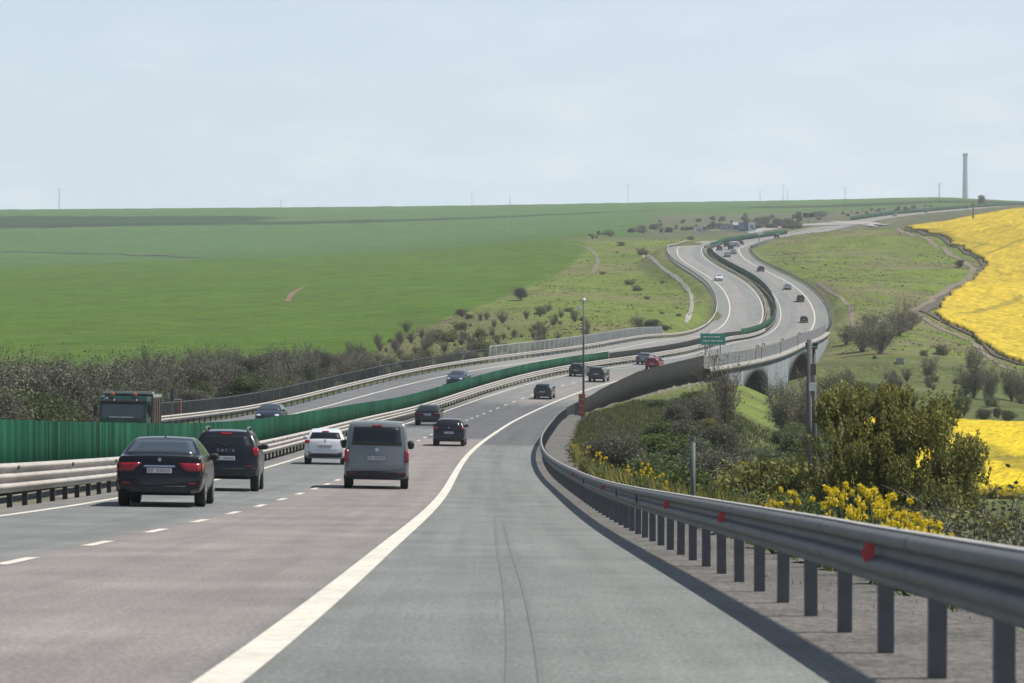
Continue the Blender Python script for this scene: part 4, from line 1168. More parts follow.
YU = 190; p = stand(811, YU, -.5)
t = empty('utility_pole', 'twin concrete utility pole with cross pieces standing in the valley scrub', 'utility pole', Matrix.Translation(p))
H_ = (HY - 339.5) / FPX * YU - p.z; s_ = YU / FPX
b = MB(); b.tube([(-2.2 * s_, 0, 0), (-1.6 * s_, 0, H_)], [.25, .16], 10); b.build('pole', MT['pole_conc'], t, smooth=True)
b = MB(); b.tube([(4.6 * s_, .3, 0), (3.6 * s_, .3, H_ - .5)], [.20, .12], 10); b.build('pole', MT['pole_conc'], t, smooth=True)
b = MB(); b.box((.9 * s_, .1, H_ - .55), (11 * s_, .16, .16)); b.box((.9 * s_, .1, H_ - 2.6), (7 * s_, .14, .14)); b.box((1.0 * s_, .1, H_ - 4.2), (7 * s_, .14, .14)); b.build('crossarm', MT['mesh_grey'], t)
for dx in (-4.2, -1.5, 3.7, 6.0):
    b = MB(); b.lathe([(0, .05), (.06, .10), (.14, .05), (.2, .10), (.28, .04)], (dx * s_, .1, H_ - .45), 'z', 10); b.build('insulator', MT['plastic'], t)
b = MB(); b.box((2.0 * s_, -.15, H_ - 1.9), (.34, .3, .7)); b.build('switch_box', MT['orange'] if False else MT['wood'], t)
b = MB(); b.box((1.0 * s_, -.12, H_ - 3.0), (.4, .3, .5)); b.build('switch_box', MT['white'], t)

# green direction sign
YG = 382; Z0_, Z1_ = (HY - 345.2) / FPX * YG, (HY - 333.3) / FPX * YG
p = Vector(((712.8 - CX) / FPX * YG, YG, 0)); gz = ground_z(p.x, p.y) - .3; p.z = gz
t = empty('road_sign', 'green motorway direction sign with pale lettering rows on two posts', 'road sign', Matrix.Translation(p))
w_ = 25 / FPX * YG; hs = Z1_ - Z0_
b = MB(); b.box((0, 0, (Z0_ + Z1_) / 2 - gz), (w_, .06, hs)); pan = b.build('panel', MT['sign_green'], t)
b = MB()
for zf, segs in ((.70, [(-.38, -.22), (-.18, .02), (.06, .3)]), (.36, [(-.40, -.12), (-.08, .10), (.15, .40)])):
    for a, c in segs: b.box(((a + c) / 2 * w_, -.035, Z0_ - gz + hs * zf), ((c - a) * w_, .02, .12))
b.build('lettering', MT['white'], pan)
b = MB()
b.box((0, -.034, Z0_ - gz + hs * .97), (w_ * .97, .015, .04)); b.box((0, -.034, Z0_ - gz + hs * .03), (w_ * .97, .015, .04)); b.build('border', MT['white'], pan)
for dx in (-.3, .3):
    b = MB(); b.tube([(dx * w_, .08, 0), (dx * w_, .08, Z1_ - gz)], .07, 8); b.build('post', MT['galv'], t)

# small bracket posts along the bridge screen
for k, (px, hgt) in enumerate(((755, 1.5), (761.5, 1.6), (780, 1.7), (797.5, 1.7))):
    Y = station(4.3, px=px, lo=380, hi=600); M_ = road_frame(4.3, Y)
    t = empty('bracket_post', 'thin dark bracket post fixed outside the pale bridge screen', 'post', M_, 'bracket posts on the bridge screen')
    b = MB(); b.tube([(0, 0, .3), (0, 0, hgt + .9)], .045, 6); b.build('post', MT['wood'], t)
    b = MB(); b.box((.15, 0, hgt + .88), (.36, .08, .08)); b.box((.3, 0, hgt + .72), (.14, .12, .3)); b.build('bracket', MT['wood'], t)
# orange box and blue post behind the left guardrail
Y = 214; p = stand(178, Y, 0); gz = p.z; p.z = gz - .3
t = empty('emergency_box', 'orange roadside box on a post behind the left guardrail', 'emergency phone', Matrix.Translation(p))
zt_ = (HY - 400) / FPX * Y - gz + .3
b = MB(); b.box((0, 0, zt_ - .55), (.42, .35, 1.1)); b.build('housing', MT['orange'], t); b = MB(); b.box((0, 0, (zt_ - 1.1) / 2), (.12, .12, zt_ - 1.1)); b.build('post', MT['galv'], t); b = MB(); b.box((0, 0, zt_ + .02), (.5, .42, .06)); b.build('lid', MT['concrete'], t)
p = stand(172, 218, -.3)
t = empty('sign_post', 'slim blue grey sign post beside the orange roadside box', 'sign post', Matrix.Translation(p))
zt_ = (HY - 388) / FPX * 218 - p.z
b = MB(); b.tube([(0, 0, 0), (0, 0, zt_)], .05, 8); b.build('post', MT['far_steel'], t); b = MB(); b.box((0, -.06, zt_ - .5), (.22, .04, 1.0)); b.build('plate', material('slate_blue', (.05, .07, .12), .6), t)
# lit sign pole by the far bend
Y = 985; p = stand(759, Y, -.5)
t = empty('sign_pole', 'pole with a white box head and white base beside the distant right bend', 'pole', Matrix.Translation(p))
zt_ = (HY - 233.5) / FPX * Y - p.z
b = MB(); b.tube([(0, 0, 0), (0, 0, zt_)], .16, 8); b.build('mast', MT['far_steel'], t)
b = MB(); b.box((.3, 0, zt_), (1.8, .6, .8)); b.build('head', MT['white'], t); b = MB(); b.box((.2, -.3, .6), (.9, .9, 1.1)); b.build('base', MT['white'], t)

# ------------------------------------------------------- far service buildings
def building(px0, px1, pyb, pyt, Y, wallm, label, dep=12, win=3, roofm=None, gable=0.0):
    X0, X1 = (px0 - CX) / FPX * Y, (px1 - CX) / FPX * Y; zb, zt = (HY - pyb) / FPX * Y, (HY - pyt) / FPX * Y
    zb = min(zb, min(ground_z(X0, Y), ground_z(X1, Y)) - .3)
    w = X1 - X0; h = zt - zb
    t = empty('service_building', label, 'building', Matrix.Translation((X0 + w / 2, Y, zb)))
    b = MB(); b.box((0, dep / 2, h / 2), (w, dep, h)); b.build('wall', wallm, t)
    b = MB(); b.box((0, dep / 2, h + .15), (w + .5, dep + .5, .3))
    if gable: b.add([(-w / 2, 0, h + .3), (w / 2, 0, h + .3), (w / 2, dep, h + .3), (-w / 2, dep, h + .3), (-w / 2, dep / 2, h + .3 + gable), (w / 2, dep / 2, h + .3 + gable)], [(0, 1, 5, 4), (2, 3, 4, 5), (0, 4, 3), (1, 2, 5)])
    b.build('roof', roofm or MT['roof'], t)
    for k in range(win):
        x = -w / 2 + (k + .5) * w / win
        b = MB(); b.box((x, -.03, h * .55), (w / win * .6, .08, h * .4)); f = b.build('window', MT['plastic'], t)
        b = MB(); b.box((x, -.08, h * .55), (w / win * .5, .03, h * .32)); b.build('pane', MT['glass_near'], f)
    b = MB(); b.box((w * .36, -.05, h * .22), (w * .10, .1, h * .44)); b.build('door', MT['plastic'], t)


building(740.5, 756, 231, 223.2, 1420, MT['blue_wall'], 'blue and white service building in the far distance', 14, 3)
building(749, 754.6, 230.8, 222.4, 1412, MT['white'], 'bright white block on the end of the blue service building', 6, 1)
building(722, 731, 231, 224.5, 1440, material('grey_cladding', (.22, .25, .29), .7), 'low grey service building left of the blue one', 14, 2)
building(695, 702.5, 231.5, 227, 1380, MT['white'], 'small white kiosk with a pale roof left of the grey service building', 8, 1)
building(733, 739, 231, 225.5, 1450, MT['blue_wall'], 'narrow blue service building between the grey and blue ones', 10, 1, gable=1.5)
Y = 1480; p = stand(808, Y, -.3)
t = empty('overhead_gantry', 'dark overhead sign gantry above the far parking lot', 'gantry', Matrix.Translation(p)); 
b = MB(); b.box((0, 0, 3), (.5, .5, 6)); b.build('post', MT['far_steel'], t); b = MB(); b.box((0, 0, 5.6), (5, .4, 2.2)); b.build('panel', MT['mesh_dark'], t)

# skyline masts, poles, chimney
def mast(px, pyt, Y, label, arms=2, pyb=None, w=1.0, group=None):
    X = (px - CX) / FPX * Y
    gz = ground_z(X, Y) - 1; zt = (HY - pyt) / FPX * Y
    h = zt - gz
    t = empty('power_pylon', label, 'power pylon', Matrix.Translation((X, Y, gz)), group)
    b = MB(); r0, r1 = w * .55, w * .14
    for sx, sy in ((-1, -1), (1, -1), (1, 1), (-1, 1)): b.tube([(sx * r0, sy * r0, 0), (sx * r1, sy * r1, h)], .045 * w + .015, 4)
    nb = 8
    for k in range(nb):
        f0, f1 = k / nb, (k + 1) / nb
        a = r0 + (r1 - r0) * f0; c = r0 + (r1 - r0) * f1; s = 1 if k % 2 else -1
        for q in (-1, 1): b.tube([(s * a, q * a, h * f0), (-s * c, q * c, h * f1)], .04 * w + .02, 4)
    b.build('tower', MT['far_steel'], t)
    for k in range(arms):
        b = MB(); aw = (3.2 - .6 * k) * w; zz_ = h * (.97 - .13 * k); b.tube([(-aw, 0, zz_), (0, 0, zz_ + .5), (aw, 0, zz_)], .045 * w + .02, 4); b.build('crossarm', MT['far_steel'], t)
    return t


mast(59.5, 189, 2950, 'lattice power pylon at the far left of the skyline', 2, w=1.2)
mast(281, 200, 3000, 'short power pylon on the skyline above the left field', 1, w=1.0)
mast(472, 192, 2980, 'paired power pylon on the skyline left of the tall field mast', 2, w=1.0)
mast(628, 184, 2900, 'thin power pylon on the skyline right of the tall field mast', 2, w=1.0)
mast(760, 191, 2950, 'faint small pylon on the skyline above the service buildings', 1, w=.9)
mast(783, 184, 2950, 'taller faint pylon on the skyline above the service buildings', 2, w=.9)
mast(787.5, 190, 2960, 'short faint pylon just right of the taller one on the skyline', 1, w=.7)
mast(845, 187, 2200, 'slender pylon rising from the trees beside the far road', 1, w=.8)
mast(939, 183, 2500, 'power pylon on the skyline left of the chimney', 2, w=1.2)
X_ = (510 - CX) / FPX * 2000; gz = ground_z(X_, 2000) - .5; h_ = (HY - 195) / FPX * 2000 - gz
t = empty('guyed_mast', 'tall thin mast with triangular guy stays standing in the green field', 'mast', Matrix.Translation((X_, 2000, gz)))
b = MB(); b.tube([(0, 0, 0), (0, 0, h_)], [.24, .12], 6); b.build('mast', MT['far_steel'], t)
for a in (0, 2.1, 4.2):
    b = MB(); b.tube([(0, 0, h_ * .38), (5.5 * math.cos(a), 5.5 * math.sin(a), -.2)], .07, 4); b.build('guy_stay', MT['rail_top'], t)
for px, pyt, Y, l in ((973, 203, 1080, 'dark wooden pole at the far edge of the yellow field'),):
    X = (px - CX) / FPX * Y; gz = ground_z(X, Y) - .5; h_ = (HY - pyt) / FPX * Y - gz
    t = empty('wooden_pole', l, 'pole', Matrix.Translation((X, Y, gz))); b = MB(); b.tube([(0, 0, 0), (0, 0, h_)], [.34, .24], 8); b.build('pole', MT['wood'], t); b = MB(); b.box((0, 0, h_ - .4), (1.6, .15, .2)); b.build('crossarm', MT['wood'], t)
Yc = 4300; Xc = (965 - CX) / FPX * Yc; gz = ground_z(Xc, Yc) - 2; zt = (HY - 153.5) / FPX * Yc
t = empty('chimney', 'tall bluish industrial chimney standing beyond the skyline on the right', 'chimney', Matrix.Translation((Xc, Yc, gz)))
b = MB(); h_ = zt - gz; b.lathe([(0, 4.6), (h_ * .3, 4.1), (h_ * .6, 3.6), (h_ * .93, 3.2), (h_ * .95, 3.6), (h_, 3.6)], (0, 0, 0), 'z', 24); b.build('shaft', MT['chimney'], t, smooth=False)
b = MB(); b.lathe([(h_ * .955, 3.75), (h_ * .99, 3.75)], (0, 0, 0), 'z', 24); b.build('rim', MT['far_steel'], t)
# pale stone block in the valley
p = Vector(hit(900, 367, lo=380)); t = link('stone_block', MB().box((0, 0, .3), (1.3, 1.0, 1.0), None, .8).build('tmp', MT['concrete']).data); bpy.data.objects.remove(bpy.data.objects['tmp'])
t.location = p; tag(t, 'small pale stone block lying in the green valley meadow', 'stone')
# ------------------------------------------------------------------ vegetation
def unit(a): return a / (np.linalg.norm(a, axis=-1, keepdims=True) + 1e-9)


def leaf_quads(P, size, cols, rr, asp=1.5, up=0.0, axis=None):
    """N small leaf faces around points P"""
    n = len(P)
    nn = unit(rr.normal(size=(n, 3)) + np.array([0, 0, up]))
    a = unit(np.cross(nn, rr.normal(size=(n, 3)))) if axis is None else unit(axis + rr.normal(size=(n, 3)) * .35)
    b = unit(np.cross(nn, a))
    s = (size * rr.uniform(.6, 1.4, (n, 1)))
    A, B = a * s * asp * .5, b * s * .5
    V = np.stack([P - A, P + B * .9 - A * .1, P + A, P - B * .9 - A * .1], 1).reshape(-1, 3)
    F = np.arange(4 * n).reshape(n, 4)
    return V, F, np.repeat(cols, 4, 0)


def palette(cols, n, rr, var=.18):
    c = np.array(cols, float)[rr.integers(0, len(cols), n)]
    return np.clip(c * (1 + rr.normal(0, var, (n, 1))), .004, 1)


def lobes_pts(lobes, rr, shell=.35):
    out = []; idx = []
    for k, (cx, cy, cz, rx, ry, rz, n) in enumerate(lobes):
        d = unit(rr.normal(size=(n, 3))); r = rr.uniform(shell**2, 1, (n, 1))**.5 * (1 + rr.normal(0, .07, (n, 1)))
        out.append(np.array([cx, cy, cz]) + d * r * np.array([rx, ry, rz])); idx.append(np.full(n, k))
    return np.concatenate(out), np.concatenate(idx)


def ribbons(segs, rr, cols):
    """segs: list of (p0, p1, w0, w1) flat twig strips"""
    p0 = np.array([s[0] for s in segs]); p1 = np.array([s[1] for s in segs]); w0 = np.array([[s[2]] for s in segs]); w1 = np.array([[s[3]] for s in segs])
    d = unit(p1 - p0); n = unit(np.cross(d, rr.normal(size=d.shape))) * .5
    V = np.stack([p0 - n * w0, p0 + n * w0, p1 + n * w1, p1 - n * w1], 1).reshape(-1, 3)
    return V, np.arange(4 * len(segs)).reshape(-1, 4), np.repeat(cols, 4, 0)


def twig_segs(rr, h, spread, nb, ns, nt, w, up=.8):
    segs = []; tips = []
    for i in range(nb):
        a = rr.uniform(0, 6.28); lean = rr.uniform(.05, 1) * spread
        p = np.array([math.cos(a), math.sin(a), 0]) * .15 * rr.uniform(0, 1); L = h * rr.uniform(.6, 1) * (1 - .25 * lean / max(spread, .01))
        d = unit(np.array([math.cos(a) * lean, math.sin(a) * lean, 1.0])); pts = [p]
        for s in range(4):
            d = unit(d + rr.normal(0, .14, 3) + np.array([0, 0, .10])); q = pts[-1] + d * L / 4; segs.append((pts[-1], q, w * (1 - s * .2), w * (.8 - s * .2))); pts.append(q)
        tips.append(pts[-1])
        for j in range(ns):
            f = rr.uniform(.2, 1) * 3.99; k = int(f); base = pts[k] + (pts[k + 1] - pts[k]) * (f - k)
            d2 = unit(d * .5 + rr.normal(0, .75, 3) + np.array([0, 0, up])); l2 = L * rr.uniform(.15, .38); e = base + d2 * l2
            segs.append((base, e, w * .5, w * .28)); tips.append(e)
            for m in range(nt):
                b2 = base + (e - base) * rr.uniform(.2, 1); e2 = b2 + unit(d2 + rr.normal(0, .6, 3) + np.array([0, 0, up * .7])) * l2 * rr.uniform(.3, .7)
                segs.append((b2, e2, w * .28, w * .14)); tips.append(e2)
    return segs, np.array(tips)


def stem_mesh(rr, h, r, nb=4, spread=.5):
    b = MB()
    for i in range(nb):
        a = rr.uniform(0, 6.28); q = [Vector((0, 0, -.3))]
        for s in range(1, 4):
            q.append(Vector((math.cos(a) * spread * h * (s / 3)**1.3 * .6 + rr.normal(0, .04) * h, math.sin(a) * spread * h * (s / 3)**1.3 * .6 + rr.normal(0, .04) * h, h * s / 3)))
        b.tube(q, [r, r * .75, r * .5, r * .22], 6)
    return b


PROTO = {}
STASH = bpy.data.collections.new('stash')      # prototypes are only mesh data; nothing of it is linked to the scene


def proto(kind, h, fol, foln, stem, stemn):
    PROTO.setdefault(kind, []).append((h, fol, foln, stem, stemn))


def tmp_mesh(b, mat):
    o = b.build('tmp', mat); me = o.data; bpy.data.objects.remove(o); me.name = 'stem'; return me


def mk_leafy(kind, seed, h, w, n, size, cols, nl=9, asp=1.5, shell=.3, var=.2, low=.25, foln='foliage', stemn='stem', up=.3, plume=0):
    rr = np.random.default_rng(seed)
    lob = []
    for k in range(nl):
        a = rr.uniform(0, 6.28); rad = rr.uniform(.1, .62) * w / 2; z = h * rr.uniform(low + .08, .78); s = rr.uniform(.20, .36)
        lob.append((rad * math.cos(a), rad * math.sin(a), z, w * s, w * s, h * s * .62, int(n / nl * rr.uniform(.6, 1.4))))
    lob.append((0, 0, h * .5, w * .33, w * .33, h * .42, n // 5))
    P, idx = lobes_pts(lob, rr, shell)
    P = P[P[:, 2] > .05]; idx = idx[:len(P)]
    tone = 1 + rr.normal(0, .16, nl + 1)
    c = palette(cols, len(P), rr, var) * tone[idx % (nl + 1)][:, None]
    ax = None
    if plume: ax = np.tile(np.array([0, 0, 1.0]), (len(P), 1))
    V_, F_, C_ = leaf_quads(P, size, c, rr, asp, up, ax)
    # loose shoots that break the outline
    S, T = twig_segs(rr, h * 1.02, w / h * .55, 7, 6, 0, .035)
    k = rr.integers(0, len(T), 60 + n // 25); Q = T[k] + rr.normal(0, size * 1.4, (len(k), 3)); Q = Q[Q[:, 2] > h * .35]
    V2, F2, C2 = leaf_quads(Q, size, palette(cols, len(Q), rr, var), rr, asp, up, None)
    me = mesh_np(foln, np.concatenate([V_, V2]), np.concatenate([F_, F2 + len(V_)]), MT['leaf'], np.concatenate([C_, C2]))
    proto(kind, h, me, foln, tmp_mesh(stem_mesh(rr, h * .8, .04 * h**.6, 5, w / h * .5), MT['bark']), stemn)


def mk_twiggy(kind, seed, h, spread, nb, ns, nt, w, tcol, lcol, nleaf, lsize, foln='branches', stemn='stem'):
    rr = np.random.default_rng(seed)
    S, T = twig_segs(rr, h, spread, nb, ns, nt, w)
    V_, F_, C_ = ribbons(S, rr, palette(tcol, len(S), rr, .2))
    if nleaf:
        k = rr.integers(0, len(T), nleaf); Q = T[k] + rr.normal(0, lsize * 1.5, (nleaf, 3))
        V2, F2, C2 = leaf_quads(Q, lsize, palette(lcol, nleaf, rr, .2), rr, 1.5)
        V_, F_, C_ = np.concatenate([V_, V2]), np.concatenate([F_, F2 + len(V_)]), np.concatenate([C_, C2])
    me = mesh_np(foln, V_, F_, MT['twig'], C_)
    proto(kind, h, me, foln, tmp_mesh(stem_mesh(rr, h * .6, .035 * h**.6, 4, spread * .5), MT['bark']), stemn)


DKG = [(.082, .110, .045), (.105, .132, .050), (.070, .092, .042), (.13, .145, .062)]
OLV = [(.19, .20, .060), (.24, .235, .070), (.15, .162, .055), (.30, .28, .085)]
GRN = [(.105, .150, .036), (.13, .175, .040), (.085, .115, .034)]
GRY = [(.175, .165, .135), (.21, .19, .165), (.145, .14, .115), (.16, .17, .12)]
BRN = [(.165, .138, .112), (.20, .168, .14), (.135, .115, .095)]
for s in range(3): mk_leafy('dark', 100 + s, 3.0, 3.4, 9500, .085, DKG, 13)
for s in range(2): mk_leafy('green', 110 + s, 2.4, 2.8, 8000, .075, GRN + DKG[:1], 9)
for s in range(2): mk_leafy('olive', 120 + s, 2.6, 2.9, 9000, .07, OLV, 9)
for s in range(3): mk_twiggy('grey', 130 + s, 5.0, .55, 20, 13, 10, .06, GRY, [(.15, .165, .095), (.17, .175, .115)], 3800, .085)
for s in range(3): mk_twiggy('brown', 140 + s, 4.5, .6, 20, 13, 10, .05, BRN, [(.17, .15, .115)], 1200, .08)
for s in range(2): mk_leafy('hedge', 150 + s, 4.6, 4.2, 11000, .10, [(.125, .130, .088), (.15, .146, .105), (.105, .114, .075), (.175, .16, .125)], 14)
for s in range(2): mk_twiggy('dry', 160 + s, 2.6, .8, 12, 8, 6, .022, [(.15, .13, .105), (.11, .095, .08), (.19, .17, .14)], [(.13, .13, .06)], 300, .05)
for s in range(2): mk_leafy('scrub', 170 + s, 1.2, 1.9, 1500, .085, [(.17, .185, .07), (.20, .19, .095), (.145, .16, .065)], 7, low=.0)
for s in range(2): mk_leafy('lime', 190 + s, 2.2, 3.0, 8000, .075, [(.24, .26, .045), (.20, .235, .045), (.28, .28, .06)], 9)
for s in range(2): mk_leafy('far', 180 + s, 6.0, 5.6, 2600, .34, [(.125, .135, .085), (.15, .145, .105), (.105, .115, .075)], 8, low=.12, foln='crown', stemn='trunk')
CNT = {}


def place(kind, name, X, Y, h, label, cat, group=None, wid=1.0, sink=.15, z=None):
    k = CNT.get(kind, 0); CNT[kind] = k + 1
    hp, fol, foln, st, stn = PROTO[kind][k % len(PROTO[kind])]
    s = h / hp
    z = ground_z(X, Y) if z is None else z
    M_ = Matrix.Translation((X, Y, z - sink)) @ Matrix.Rotation(random.uniform(0, 6.28), 4, 'Z') @ Matrix.Diagonal((s * wid, s * wid, s, 1))
    t = empty(name, label, cat, M_, group)
    link(foln, fol, t); link(stn, st, t)
    return t


def scatter(kinds, n, pxr, yfn, top, hmin, hmax, name, label, cat, group, jit=5, wid=(.85, 1.3), ok=None):
    c = 0
    for _ in range(n * 6):
        if c >= n: break
        px = random.uniform(*pxr); Y = yfn(px); X = (px - CX) / FPX * Y
        o = (X - float(RX(Y)))
        if -24.5 < o < 5.2 or (ok and not ok(px, Y, o)): continue
        gz = ground_z(X, Y); ty = top(px) + random.uniform(-jit * .3, jit)
        h = (HY - ty) / FPX * Y - gz
        if h < hmin: continue
        h = min(h, random.uniform(hmin, hmax) if h > hmax else h)
        place(random.choice(kinds), name, X, Y, h, label, cat, group, random.uniform(*wid)); c += 1


ip = lambda xs, ys: (lambda x: float(np.interp(x, xs, ys)))
U = random.uniform
fenceY = ip([-20, 60, 132, 200, 260, 330, 400, 450, 519], [152, 178, 202, 228, 258, 302, 345, 370, 405])
# hedgerow behind the left fence
htop = ip([-20, 0, 60, 130, 200, 240, 290, 330, 370, 420], [358, 356, 362, 356, 352, 349, 345, 350, 354, 356])
scatter(['grey', 'grey', 'hedge', 'brown'], 75, (-25, 425), lambda x: fenceY(x) * U(1.12, 1.35) + 8, htop, 3, 12, 'hedgerow_shrub', 'grey brown leafless shrub in the hedgerow behind the left fence', 'shrub', 'hedgerow shrubs behind the left fence', 9)
scatter(['hedge', 'hedge', 'grey', 'dark'], 55, (-20, 420), lambda x: fenceY(x) * U(1.06, 1.22) + 5, lambda x: htop(x) + 22, 2, 7, 'hedgerow_bush', 'dull green bush low in the hedgerow behind the left fence', 'bush', 'low bushes in the left hedgerow', 14)
scatter(['grey'], 22, (-10, 420), lambda x: fenceY(x) * U(1.35, 1.5) + 8, lambda x: htop(x) - 2, 3, 12, 'hedgerow_tree', 'taller bare grey tree at the back of the left hedgerow', 'tree', 'bare trees at the back of the left hedgerow', 8)
p = Vector(((40 - CX) / FPX * 196, 196, 0)); place('green', 'light_green_bush', p.x, 232, 3.6, 'pale yellow green bush in a gap of the hedgerow left of the truck', 'bush')
# scrub on the left embankment
scatter(['grey', 'brown', 'grey', 'brown', 'scrub'], 170, (325, 590), lambda x: fenceY(min(x, 519)) * U(1.06, 1.55) + 20, ip([325, 400, 480, 540, 600], [354, 334, 316, 310, 325]), .8, 2.6, 'embankment_scrub', 'low olive scrub bush on the rough left embankment', 'bush', 'scrub bushes on the left embankment', 50, wid=(.9, 1.35), ok=lambda px, Y, o: Y > 395)
for px, py, hp, k, nm, lb in ((520, 301, 17, 'hedge', 'round_bush', 'round dark grey bush standing alone at the green field edge'), (462, 317, 11, 'hedge', 'round_bush', 'smaller dark bush at the field edge left of the round one'),
                              (651, 330, 14, 'dark', 'dark_bush', 'dark green bush behind the end of the pale left screen'), (640, 330, 20, 'brown', 'bare_bush', 'brown bare bush beside the dark green bush at the left screen end'),
                              (568, 312, 6, 'scrub', 'scrub_bush', 'small dark scrub left of the camera pole top'), (665, 331, 8, 'dark', 'dark_bush', 'low dark bush at the foot of the left bank by the bend'),
                              (643, 255, 8, 'scrub', 'dark_bush', 'dark bush beside the top of the pale drainage channel'), (630, 285, 7, 'scrub', 'scrub_bush', 'small bush half way up the left grassy bank'),
                              (638, 291, 7, 'scrub', 'scrub_bush', 'second small bush half way up the left grassy bank'), (622, 246, 6, 'scrub', 'dark_bush', 'dark bush high on the left bank near the brown path'),
                              (690, 240, 5, 'scrub', 'dark_bush', 'small dark bush above the top of the left carriageway bend')):
    x, y, z = hit(px, py, lo=430); place(k, nm, x, y, hp / FPX * y * .85 + .1, lb, 'bush', None, 1.4)
# valley on the right: limit of the vegetation against the road
vlow = ip([585, 600, 640, 680, 715, 728, 735, 772, 780, 800, 830, 870, 930, 1030], [432, 420, 404, 390, 384, 395, 428, 428, 400, 400, 395, 385, 392, 400])
vtop = ip([585, 600, 640, 680, 715, 735, 760, 800, 830, 870, 930, 1030], [428, 414, 396, 380, 366, 372, 372, 378, 372, 380, 392, 400])
scatter(['dark', 'dark', 'hedge', 'green', 'grey'], 84, (590, 840), lambda x: U(110, 300), lambda x: vlow(x) + 14, 1.0, 3.8, 'valley_bush', 'dark green bush in the valley below the right road edge', 'bush', 'dark bushes filling the right valley', 60, wid=(.9, 1.5))
scatter(['grey', 'brown'], 9, (690, 850), lambda x: U(250, 400), lambda x: vtop(x) + 2, 3, 9, 'bare_valley_tree', 'bare grey tree in the valley in front of the bridge wall', 'tree', 'bare trees in front of the bridge wall', 16, ok=lambda px, Y, o: not (728 < px < 778 or 784 < px < 806))
scatter(['green', 'olive'], 14, (640, 840), lambda x: U(150, 320), lambda x: vlow(x) + 30, 1.0, 3.0, 'green_valley_bush', 'fresh green bush among the darker valley bushes', 'bush', 'fresh green bushes in the right valley', 60)
scatter(['dark', 'hedge', 'green'], 20, (830, 1040), lambda x: U(355, 470), lambda x: vtop(x) + 4, 1.5, 6, 'valley_tree', 'dark leafy tree behind the small yellow field', 'tree', 'dark trees behind the small yellow field', 22)
scatter(['brown', 'grey'], 9, (925, 1040), lambda x: U(425, 520), ip([925, 960, 1000, 1040], [340, 345, 365, 380]), 3, 9, 'bare_slope_tree', 'brown bare tree on the slope below the curved dirt track', 'tree', 'bare trees below the curved dirt track', 20)
scatter(['brown', 'grey', 'grey', 'scrub'], 40, (826, 1040), lambda x: U(400, 560), ip([826, 870, 940, 1040], [345, 352, 352, 375]), .8, 2.6, 'meadow_scrub', 'dull brown and olive scrub bush in the meadow below the right grass hill', 'bush', 'scrub bushes in the meadow below the right hill', 40, ok=lambda px, Y, o: o > 9)
for px, py, hp, k, lb in ((862, 352, 34, 'brown', 'widest grey brown leafless thicket at the foot of the right grass hill'), (880, 354, 38, 'grey', 'dense grey leafless thicket left of the green meadow'),
                          (899, 336, 34, 'brown', 'upright brown leafless tree above the green meadow'), (910, 330, 26, 'brown', 'smaller brown leafless tree beside the dirt track corner'),
                          (846, 345, 22, 'grey', 'grey leafless bush nearest the bridge end'), (872, 330, 20, 'brown', 'low brown leafless bush behind the grey thicket')):
    x, y, z = hit(px, py, lo=430); place(k, 'bare_thicket', x, y, hp / FPX * y, lb, 'tree', None, 1.55)
x, y, z = hit(974, 268, lo=500); place('dark', 'dark_bush', x - 4, y, 2.6, 'small dark bush at the corner of the yellow field and track', 'bush')
place('brown', 'bare_tree', (722 - CX) / FPX * 235, 235, (HY - 350) / FPX * 235 - ground_z((722 - CX) / FPX * 235, 235), 'bare branching tree rising in front of the green road sign', 'tree', None, .8)
for px, ty, Y, k, w_, lb in (
                             (735, 448, 95, 'olive', 1.1, 'speckled olive bush right of the grey tube post'), (800, 440, 92, 'olive', .9, 'olive bush touching the left side of the big tree'),
                             (715, 465, 80, 'dry', 1.2, 'dry twiggy shrub just right of the grey tube post'), (765, 470, 72, 'olive', 1.0, 'low olive bush behind the first yellow flowers')):
    X = (px - CX) / FPX * Y; gz = ground_z(X, Y); place(k, 'valley_shrub', X, Y, max(1.0, (HY - ty) / FPX * Y - gz), lb, 'bush', None, w_ * (1 if k != 'dark' else .9))
scatter(['olive', 'dry', 'green', 'dark'], 26, (690, 830), lambda x: U(60, 120), lambda x: 462, .8, 4.0, 'slope_shrub', 'mixed olive shrub on the slope just behind the right guardrail', 'bush', 'shrubs on the slope behind the right guardrail', 40)
scatter(['dry', 'dry', 'olive', 'grey', 'hedge'], 34, (905, 1060), lambda x: U(42, 95), ip([905, 930, 1060], [505, 500, 488]), .8, 6.0, 'dry_shrub', 'grey brown twiggy shrub below the small yellow field', 'bush', 'dry shrubs at the right picture edge', 50)

# the olive tree
rr = np.random.default_rng(77)
Yt = 90.0; Xt = (893 - CX) / FPX * Yt; gz = ground_z(Xt, Yt); ht = (HY - 379) / FPX * Yt - gz
t = empty('olive_tree', 'large dense olive green tree with upright shoots behind the right guardrail', 'tree', Matrix.Translation((Xt, Yt, gz)))
b = MB(); ends = []
for i in range(9):
    a = i * 6.28 / 9 + rr.uniform(-.3, .3); sp = rr.uniform(.25, 1.0) * 2.0
    q = [Vector((rr.normal(0, .06), rr.normal(0, .06), -.4)), Vector((math.cos(a) * sp * .2, math.sin(a) * sp * .2, ht * .28)), Vector((math.cos(a) * sp * .62, math.sin(a) * sp * .62, ht * .55)), Vector((math.cos(a) * sp, math.sin(a) * sp, ht * rr.uniform(.58, .74)))]
    b.tube(q, [.11, .08, .04, .012], 7); ends += q[1:]
b.build('trunk', MT['bark'], t, smooth=True)
lob = []
